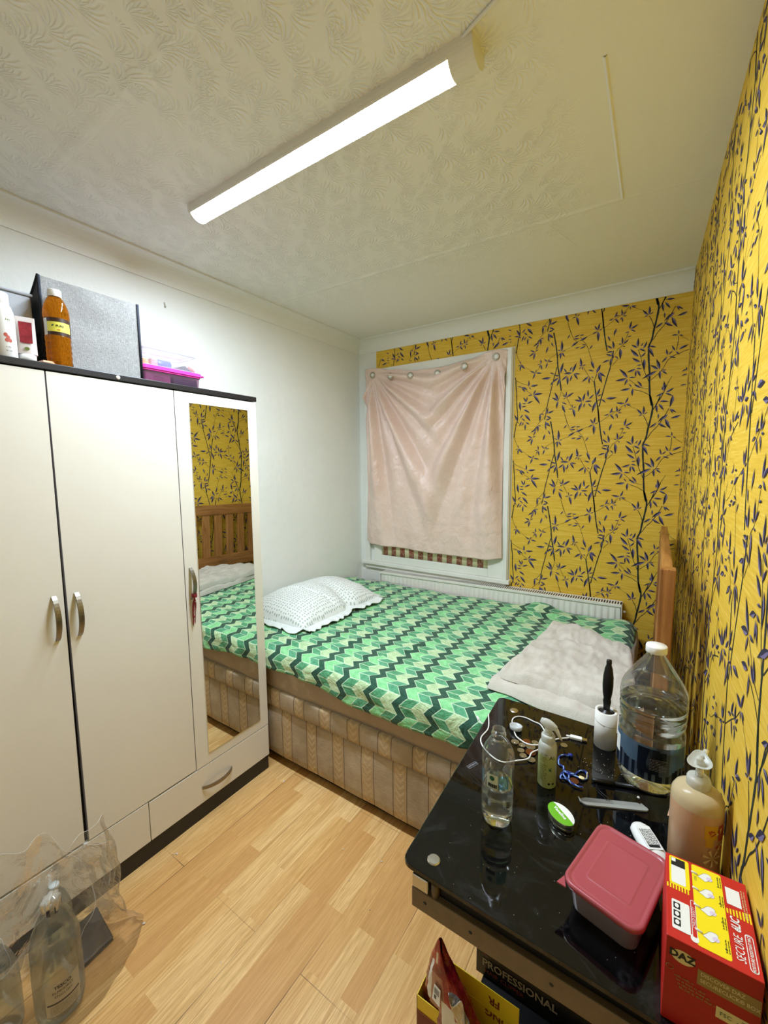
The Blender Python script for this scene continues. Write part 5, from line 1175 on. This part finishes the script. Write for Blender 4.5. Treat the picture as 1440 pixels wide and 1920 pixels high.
for dx_, dz2 in ((0, 0), (.005, -.006), (.002, -.014), (.009, -.014)): mb.add([(.0045*cos(k*PI/5)+dx_, .0055*sin(k*PI/5)+dz2, 0) for k in range(10)], [tuple(range(10))], M_tom, None, False, cwarp(.0292, la+.05, .060))
for dx_ in (0, .004, .008): mb.add([(dx_, 0, 0), (dx_+.004, .003, 0), (dx_+.002, .008, 0)], [(0,1,2)], M_pg, None, False, cwarp(.0290, la+.1, .098))
for k in range(2): scrib(mb, .012, .004, M_grey, None, cwarp(.0292, la+.2, .028-k*.010), k+2)
mb.build('body', lo)
mb = MB(); mb.lathe([(.0195, .145), (.0200, .147), (.0195, .172), (.0180, .176), (0, .177)], M_whp, n=32); mb.build('cap', lo)
tu = thing('cream_tube', 'upright cream tube with dark red panel beside the white lotion bottle', 'tube', (-1.548, .468, ZW), math.radians(72))
mb = MB(); mb.grid(lambda u_, v_: ((.023-.001*v_)*cos(2*PI*u_), (.014*(1-v_)**.8+.0006)*sin(2*PI*u_), .022+.105*v_), 32, 12, mat('dusty_white_tube', '#d6ccc6', rough=.35))
mb.add([(x_, y_, z2) for x_, z2, y_ in ((-.014, .052, -.0135), (.014, .052, -.0135), (.015, .112, -.0068), (-.015, .112, -.0068))], [(0,1,2,3)], mat('crimson_panel', '#8d2b33', rough=.35, noise_amt=.5, noise_scale=60))
mb.add([(.006*cos(k*PI/8), -.0158, .036+.005*sin(k*PI/8)) for k in range(16)], [tuple(range(16))], M_pg)
mb.build('body', tu); mb = MB(); mb.lathe([(0, 0), (.019, 0), (.020, .022), (0, .0225)], M_whp, n=28, sy=.75); mb.build('cap', tu)
mb = MB(); mb.prism([(-.022, -.018), (.030, -.012), (.026, .018), (-.02, .014)], .0, .006, mat('orange_packet', '#d98a55', rough=.4), top=[(-.020, -.014), (.026, -.010), (.022, .014), (-.017, .012)])
mb.build('small_packet', loc=(-1.531, .500, ZW+.0005), label='small flat orange and white packet between the tube and the oil bottle', cat='packet')
# stacked clear boxes with pink lid
M_tubc = m_film('clear_box_plastic', rough=.06, ior=1.25, haze=.22, hazecol='#b9bcc0'); M_tubp = m_film('lower_box_plastic', rough=.06, ior=1.5, haze=.12, tint='#f0d6e8', hazecol='#dcaecb')
M_hot = mat('hot_pink_plastic', '#e23fa4', rough=.3, spec=.5, sss=.1)
TY0, TY1, TX0, TX1 = .835, 1.075, -1.80, -1.635
M_inner = mat('dusty_pink_contents', '#b06a94', rough=.6, noise_amt=.4, noise_scale=30); M_nvb = mat('navy_card_contents', '#3b4258', rough=.5)
def openbox(z0, z1, m, ins=.0):
    mb = MB(); a = rrect(TX0+ins, TY0+ins, TX1-ins, TY1-ins, .02); c_ = rrect(TX0+ins+.006, TY0+ins+.006, TX1-ins-.006, TY1-ins-.006, .018); n = len(a)
    return mb, a, c_, n
bxo = lambda: T(1.70, -.95, -ZW)
lb = thing('plastic_box', 'clear plastic box with hot pink lid on the wardrobe, lower of the two', 'plastic box', (-1.70, .95, ZW))
mb, a, c_, n = openbox(0, 0, None); mb.add([(x, y, ZW+.001) for x, y in c_]+[(x, y, ZW+.070) for x, y in a], [tuple(range(n))[::-1]]+[(i, (i+1) % n, n+(i+1) % n, n+i) for i in range(n)], M_tubp, bxo(), True); mb.build('box', lb)
mb = MB(); mb.prism(rrect(TX0-.006, TY0-.006, TX1+.006, TY1+.006, .022), ZW+.070, ZW+.082, M_hot, bxo()); mb.prism(rrect(TX0-.002, TY0-.002, TX1+.002, TY1+.002, .02), ZW+.064, ZW+.070, M_hot, bxo())
mb.prism([(TX1-.03, TY1+.004), (TX1+.004, TY1+.004), (TX1-.005, TY1+.016)], ZW+.071, ZW+.077, M_hot, bxo()); mb.build('lid', lb)
mb = MB(); mb.box((TX0+.02, TY0+.012, ZW+.004), (TX1-.012, TY0+.115, ZW+.062), M_inner, None, .006); mb.build('fabric_bundle', label='dusty pink bundle inside the lower pink lidded box', cat='bundle')
mb = MB(); mb.box((TX0+.02, TY0+.125, ZW+.004), (TX1-.012, TY1-.012, ZW+.058), M_nvb, None, .003); mb.build('navy_case', label='dark navy case inside the lower pink lidded box', cat='case')
ub = thing('plastic_box', 'clear plastic tub turned over small things, standing on the hot pink lid', 'plastic box', (-1.70, .95, ZW+.083))
mb, a, c_, n = openbox(0, 0, None, .004); z0, z1 = ZW+.0835, ZW+.158; mb.add([(x, y, z0) for x, y in a]+[(x, y, z1-.01) for x, y in c_]+[(x+(-1 if x > -1.7 else 1)*.008, y+(-1 if y > .95 else 1)*.008, z1) for x, y in c_], [(k*n+i, k*n+(i+1) % n, (k+1)*n+(i+1) % n, (k+1)*n+i) for k in range(2) for i in range(n)]+[tuple(range(2*n, 3*n))], M_tubc, bxo() @ T(0, 0, -.083), True); mb.build('tub', ub)
mb = MB(); M_rim = mat('tub_rim', '#b4b6ba', rough=.3, alpha=.55)
for P_, zz in ((c_, z1-.01), (a, z0+.002)): mb.tube([(x, y, zz) for x, y in P_+P_[:1]], .0016, M_rim, 6, bxo() @ T(0, 0, -.083))
mb.build('rim', ub)
zl = ZW+.083
def small(name, label, cat, fn): mb = MB(); fn(mb); mb.build(name, label=label, cat=cat)
small('sweet_wrapper', 'small orange packet under the clear tub, leftmost', 'packet', lambda mb: mb.box((-1.70, .850, zl), (-1.66, .876, zl+.030), mat('amber_packet', '#d8904a', rough=.4, noise_amt=.4, noise_scale=60), None, .008))
small('pink_packet', 'small pink and white packet under the clear tub', 'packet', lambda mb: mb.box((-1.69, .880, zl), (-1.655, .908, zl+.034), mat('coral_packet', '#e08a8e', rough=.4, noise_amt=.5, noise_scale=70), None, .008))
small('blue_roll', 'small dark blue roll under the clear tub', 'roll', lambda mb: mb.lathe([(0, -.03), (.017, -.03), (.017, .02), (.012, .03), (0, .03)], mat('blue_roll_plastic', '#4a4f96', rough=.4), T(-1.68, .935, zl+.018) @ RX(PI/2), 20))
small('leaflet', 'folded dark blue leaflet with white edge under the clear tub', 'leaflet', lambda mb: (mb.prism([(-1.72, .965), (-1.65, .965), (-1.65, 1.045), (-1.72, 1.045)], zl+.001, zl+.008, M_nvb), mb.add([(-1.652, .955, zl+.006), (-1.652, 1.015, zl+.026), (-1.652, 1.045, zl+.008), (-1.72, .955, zl+.006), (-1.72, 1.015, zl+.026), (-1.72, 1.045, zl+.008)], [(0,1,4,3), (1,2,5,4)], M_white)))
small('red_clip', 'small red and pink clip at the right end under the clear tub', 'clip', lambda mb: mb.tube([(-1.665, 1.035, zl+.024), (-1.66, 1.05, zl+.018), (-1.66, 1.058, zl+.008)], .006, mat('brick_red_clip', '#c0544a', rough=.4), 10))

# ================================================================ BAG OF BOTTLES ON THE FLOOR
M_petf = m_film('grey_clear_pet', rough=.05, ior=1.4, haze=.07, tint='#e6ecef', hazecol='#a8b2b6')
RF = [(0, .008), (.02, .004), (.040, .001), (.050, .010), (.053, .03), (.053, .13), (.0505, .137), (.0525, .144), (.0505, .151), (.0525, .158), (.0505, .165), (.0528, .175), (.0515, .200), (.044, .235), (.033, .265), (.022, .285), (.0165, .292), (.0165, .296)]
def floor_bottle(x, y, sc, label, lab=False, ang=0, tilt=0):
    bt = thing('empty_water_bottle', label, 'bottle', (x, y, .001), 0, 'empty water bottles in the clear bag'); M = Matrix.Scale(sc, 4)
    mb = MB(); mb.lathe(RF, M_petf, M, 44, rmod=mod5); mb.build('body', bt)
    mb = MB(); mb.lathe([(.0170, .293), (.0182, .294), (.0182, .310), (.0170, .313), (0, .313)], mat('pale_bottle_cap', '#c9cfcd', rough=.4), M, 28); mb.build('cap', bt)
    if lab:
        a0 = math.radians(ang); mb = MB()
        M_l = mat('cloudy_white_label', '#c3c0b6', rough=.5); M_nvi = mat('navy_ink', '#1f2140', rough=.5)
        cpatch(mb, .0562, a0, .088, .078, .088, M_l, n=20); cpatch(mb, .0565, a0, .078, .072, .0045, M_nvi, n=20)
        mb.text('TESCO', .012, M_nvi, None, warp=cwarp(.0566, a0, .121), bold=.0004); mb.text('ELMHURST', .0095, M_nvi, None, warp=cwarp(.0566, a0, .108)); mb.text('ENGLISH', .0095, M_nvi, None, warp=cwarp(.0566, a0, .096))
        for k in range(5): scrib(mb, .06, .004, M_grey, None, cwarp(.0566, a0, .069-k*.005), k)
        mb.build('label', bt)
        mb = MB(); M_sh = mat('shiny_neck_wrap', '#d6d6d2', rough=.15, metal=.6)
        mb.lathe([(.0172, .285), (.0192, .290), (.0188, .305), (.0195, .318), (.012, .322), (0, .326)], M_sh, M, 26, rmod=lambda a, z: 1+.13*sin(7*a)+.08*sin(3*a)); 
        for a in (-.5, .3, 1.5): cpatch(mb, .0215, a0+a, .303, .008, .018, M_nvi, n=4)
        mb.build('neck_wrap', bt)
    return bt
floor_bottle(-1.275, .322, 1.04, 'empty clear water bottle with supermarket label, frontmost in the clear bag', True, -8)
floor_bottle(-1.432, .372, .72, 'short empty clear bottle behind the labelled bottle, nearest the wardrobe plinth')
floor_bottle(-1.335, .215, .85, 'empty clear bottle with pale cap at the left picture edge')
mb = MB(); mb.grid(lambda u_, v_: Vector((-1.455+.135*u_-.01*v_, .416-.03*u_+(.068+.02*u_)*v_, .012+.004*nz(u_*2, v_*3, 0, 2)+.006*(1-u_))), 12, 12, mat('dark_grey_sleeve', '#45413f', rough=.5)); mb.grid(lambda u_, v_: Vector((-1.455+.135*u_-.01*v_, .416-.03*u_+(.068+.02*u_)*v_, .003)), 4, 4, mat('dark_grey_sleeve'))
mb.build('folded_sleeve', label='dark grey folded plastic sleeve on the floor beside the bottles', cat='sleeve', solid=.002)
M_bag = m_film('thin_clear_polythene', rough=.06, ior=1.30, haze=.06, tint='#fbf9f5', hazecol='#eee8dc', bump=.5, bscale=11)
def bag_fn(u_, v_):
    a = 2*PI*u_; cx, cy = -1.335, .335
    h_ = .004+.40*v_
    rx = .125+.02*sin(3*a+1)+.012*nz(cos(a)*2, sin(a)*2, v_*3, 2); ry = .165+.018*sin(2*a)+.014*nz(cos(a)*2, sin(a)*2, v_*3+5, 2)
    k = 1-.30*sstep(.62, 1, v_)*(.5+.5*sin(a+2.4)) - .10*v_
    wr = 1+.05*sin(9*a+6*v_)*sstep(.1, 1, v_)+.03*nz(cos(a)*3, sin(a)*3, v_*8, 2)
    top = .10*sstep(.7, 1, v_)*sin(a*2+.6) + .02*sin(a*7)*v_
    ex = .05*max(0, cos(a-1.35))**3*sstep(.25, .0, v_)
    return Vector((max(-1.499, cx+rx*k*wr*cos(a)), cy+(ry+ex)*k*wr*sin(a), max(.003, h_+top-.12*v_*(.5-.5*sin(a)))))
mb = MB(); mb.grid(bag_fn, 140, 60, M_bag); M_hem_hilite = mat('bag_hem_highlight', '#e6e2d8', rough=.15, alpha=.4)
mb.tube([bag_fn(k/140, 1) for k in range(141)], .0009, M_hem_hilite, 5)  # pale tubes along hem and creases paint in the bag's white highlights
for u0, v0, v1, du in ((.02, .6, .97, .05), (.12, .7, .95, .03), (.82, .72, .98, .05)): mb.tube([bag_fn((u0+du*sin(3*k/24)) % 1, v0+(v1-v0)*k/24) for k in range(25)], .0007, M_hem_hilite, 4)
mb.build('clear_bag', label='open crumpled clear polythene bag holding empty bottles, on floor by the wardrobe', cat='bag')

# ================================================================ UNDER THE TABLE
M_yb = mat('yellow_carton_card', '#e0c52a', rough=.4); M_bp = mat('brown_carton_print', '#7c3b26', rough=.45); M_mar = mat('maroon_print', '#6e2a1c', rough=.5)
yb = thing('yellow_carton', 'yellow food carton with brown panel standing open beneath the table edge', 'carton', (-.28, .745, 0))
yo = T(.28, -.745, 0)
X0, X1, YA, YC, ZB = -.403, -.190, .728, .796, .240
mb = MB()
for a, c_ in (((X0, YA, 0), (X1, YA+.0015, ZB)), ((X0, YC-.0015, 0), (X1, YC, ZB)), ((X0, YA, 0), (X0+.0015, YC, ZB)), ((X1-.0015, YA, 0), (X1, YC, ZB)), ((X0, YA, 0), (X1, YC, .002))): mb.box(a, c_, M_yb, yo)
mb.quad([(X0+.001, YA-.0006, .01), (X1-.001, YA-.0006, .01), (X1-.001, YA-.0006, .205), (X0+.001, YA-.0006, .205)], M_bp, yo)
mb.quad([(X0+.004, YA-.0009, .015), (X0+.09, YA-.0009, .015), (X0+.09, YA-.0009, .198), (X0+.004, YA-.0009, .198)], M_mar, yo)
mb.build('carton_body', yb)
mb = MB(); fa = math.radians(86)
fl = yo @ T((X0+X1)/2, YC, ZB) @ RX(fa)   # flap lifts up and back
mb.box((-.055, 0, -.0008), (.1060, .046, .0008), M_yb, fl)
tm = fl @ T(0, 0, .0012) @ RZ(PI)
mb.text('LONG', .024, M_bp, tm @ T(-.066, .008, 0), bold=.0008); mb.text('FR', .024, M_bp, tm @ T(-.052, -.022, 0), bold=.0008)
mb.build('flap', yb)
# torn foil pouch
M_foil = mat('crimson_foil', '#8a1020', rough=.22, metal=.35, coat=.7, spec=.6); t = NT(M_foil); b = t.n['Principled BSDF']; o = t.coords()
t.l.new(t.ramp(t.noise(o, 13, 4, .6, 1), [(.35, lin('#6b0d18')), (.55, lin('#8e1420')), (.66, lin('#a8322a'))]), b.inputs['Base Color'])
vr = t.new('ShaderNodeTexVoronoi', feature='DISTANCE_TO_EDGE'); t.l.new(o, vr.inputs['Vector']); vr.inputs['Scale'].default_value = 38
t.l.new(t.bump(t.math('ADD', t.noise(o, 30, 4, .6, 1.5), vr.outputs['Distance']), .6, .008), b.inputs['Normal'])
M_sil = mat('silver_foil_lining', '#cfc9c2', rough=.22, metal=.7, bump=.8, bump_scale=45, bump_dist=.01)
M_tan = mat('tan_print', '#a87462', rough=.3, coat=.4)
po_ = thing('foil_pouch', 'torn open crimson foil food pouch stuffed in the yellow carton', 'pouch', (-.325, .742, .02))
pf = T(.325, -.742, -.02)
def pouch(u_, v_, off=0):
    a = 2*PI*u_; z = .03+.365*v_
    wx = .084*(1-v_**2.4)**.9+.004; wy = .029*(1-v_**3)**.8+.004
    cxp = -.306-.018*v_-.030*v_*v_; cyp = .762-.012*v_
    zz = z - .05*max(0, cos(a))*v_**2
    k = 1+.10*nz(cos(a)*2, sin(a)*2, v_*5, 1.5)+.05*nz(cos(a)*5, sin(a)*5, v_*12, 2)
    return Vector((cxp+(wx+off)*cos(a)*k, cyp+(wy+off)*sin(a)*k, zz))
def side_of(u_, v_):
    a = (u_ % 1)*2*PI  # a = 3pi/2 faces the camera
    if 5.05 < a < 6.1 and .30 < v_ < .62: return M_sil
    if 4.55 < a < 5.0 and .25 < v_ < .66: return M_white
    if 4.0 < a < 4.7 and .58 < v_ < .80: return M_tan
    if 3.75 < a < 3.98 and .60 < v_ < .86: return M_white
    if 4.2 < a < 4.4 and .86 < v_ < .93: return M_sil
    return M_foil
NUp, NVp = 90, 60; groups = {}
pts = [[pouch(i/NUp, j/NVp) for i in range(NUp+1)] for j in range(NVp+1)]
mb = MB(); flat = [p for r_ in pts for p in r_]; base_i = {}
for j in range(NVp):
    for i in range(NUp): groups.setdefault(side_of((i+.5)/NUp, (j+.5)/NVp), []).append((j*(NUp+1)+i, j*(NUp+1)+i+1, (j+1)*(NUp+1)+i+1, (j+1)*(NUp+1)+i))
mb.add(flat, groups.pop(M_foil), M_foil, pf, True); off0 = 0
for m_, fs in groups.items():
    k = mb.mi(m_)
    for f_ in fs: mb.f.append(list(f_)); mb.m.append(k); mb.sm.append(True)
lp = pf @ T(-.352, .7245, .285) @ RZ(-.25) @ RX(PI/2-.15)
mb.add([(-.010, -.018, 0), (.012, -.018, 0), (.010, .018, 0), (-.008, .018, 0)], [(0,1,2,3)], M_white, lp)
for k in range(11): mb.add([(-.006+k*.0013, .0, .0004), (-.0054+k*.0013, .0, .0004), (-.0054+k*.0013, .013, .0004), (-.006+k*.0013, .013, .0004)], [(0,1,2,3)], M_ink, lp)
for k in range(2): mb.add([(-.005, -.010+k*.004, .0004), (.001, -.010+k*.004, .0004), (.001, -.007+k*.004, .0004), (-.005, -.007+k*.004, .0004)], [(0,1,2,3)], M_ink, lp)
mb.build('pouch_body', po_)
mb = MB(); mb.grid(lambda u_, v_: Vector((-.305+.048*u_+.010*sin(5*v_), .722-.010*u_+.010*sin(7*u_+4*v_)-.008*v_, .265+.075*v_-.05*u_+.012*sin(9*u_+3*v_))), 16, 14, M_sil, pf); mb.build('torn_flap', po_, solid=.0006)
# clipper box
M_bc = mat('glossy_black_card', '#101011', rough=.25, spec=.5); M_gt = mat('grey_lettering', '#9b9490', rough=.5); M_rt = mat('dark_red_lettering', '#7d3430', rough=.5)
kb = thing('clipper_box', 'black carton printed PROFESSIONAL lying on the black case under the table', 'carton', (-.198, .99, .094))
mb = MB(); mb.box((-.145, -.040, 0), (.16, .04, .10), M_bc, None, .001)
kf = T(0, -.0412, 0) @ FACE_FRONT
mb.text('PROFESSIONAL', .030, M_gt, kf @ T(-.128, .042, 0), 'LEFT', bold=.0007, sx=.92); mb.text('HAIR CLIPPER', .017, M_rt, kf @ T(-.122, .019, 0), 'LEFT'); mb.text('K', .022, M_rt, kf @ T(-.128, .070, 0), 'LEFT')
mb.build('carton_body', kb)
mb = MB(); mb.box((-.325, .90, .001), (-.04, 1.14, .092), M_black, None, .006); mb.build('black_case', label='black plastic case on the floor beneath the clipper carton', cat='case')
jr = thing('glass_jar', 'small empty clear jar in the dark under the table', 'jar', (-.135, .84, .001))
mb = MB(); mb.lathe([(0, .003), (.028, .001), (.032, .006), (.032, .09), (.027, .102), (.027, .115)], m_film('jar_glass', rough=.03, ior=1.5), n=32); mb.build('body', jr)
# lamp cable stub and bits on the floor
M_bit = mat('paper_bits', '#d9c6b4', rough=.8)
mb = MB(); random.seed(11)
for x, y in ((-1.452, .735), (-1.445, .742), (-.93, 1.10), (-.835, 1.02), (-.78, 1.14), (-1.0, .62), (-.72, .98), (-1.38, 1.22), (-1.30, .55)):
    s_ = random.uniform(.0025, .006); a = random.uniform(0, 3); mb.add([(x+s_*cos(a), y+s_*sin(a), .001), (x-s_*sin(a), y+s_*cos(a), .0015), (x-s_*cos(a), y-s_*.6*sin(a), .004), (x+s_*sin(a), y-s_*cos(a), .001)], [(0,1,2,3)], M_bit)
mb.build('floor_litter', label='tiny paper scraps and crumbs scattered over the laminate floor', cat='litter', kind='stuff')
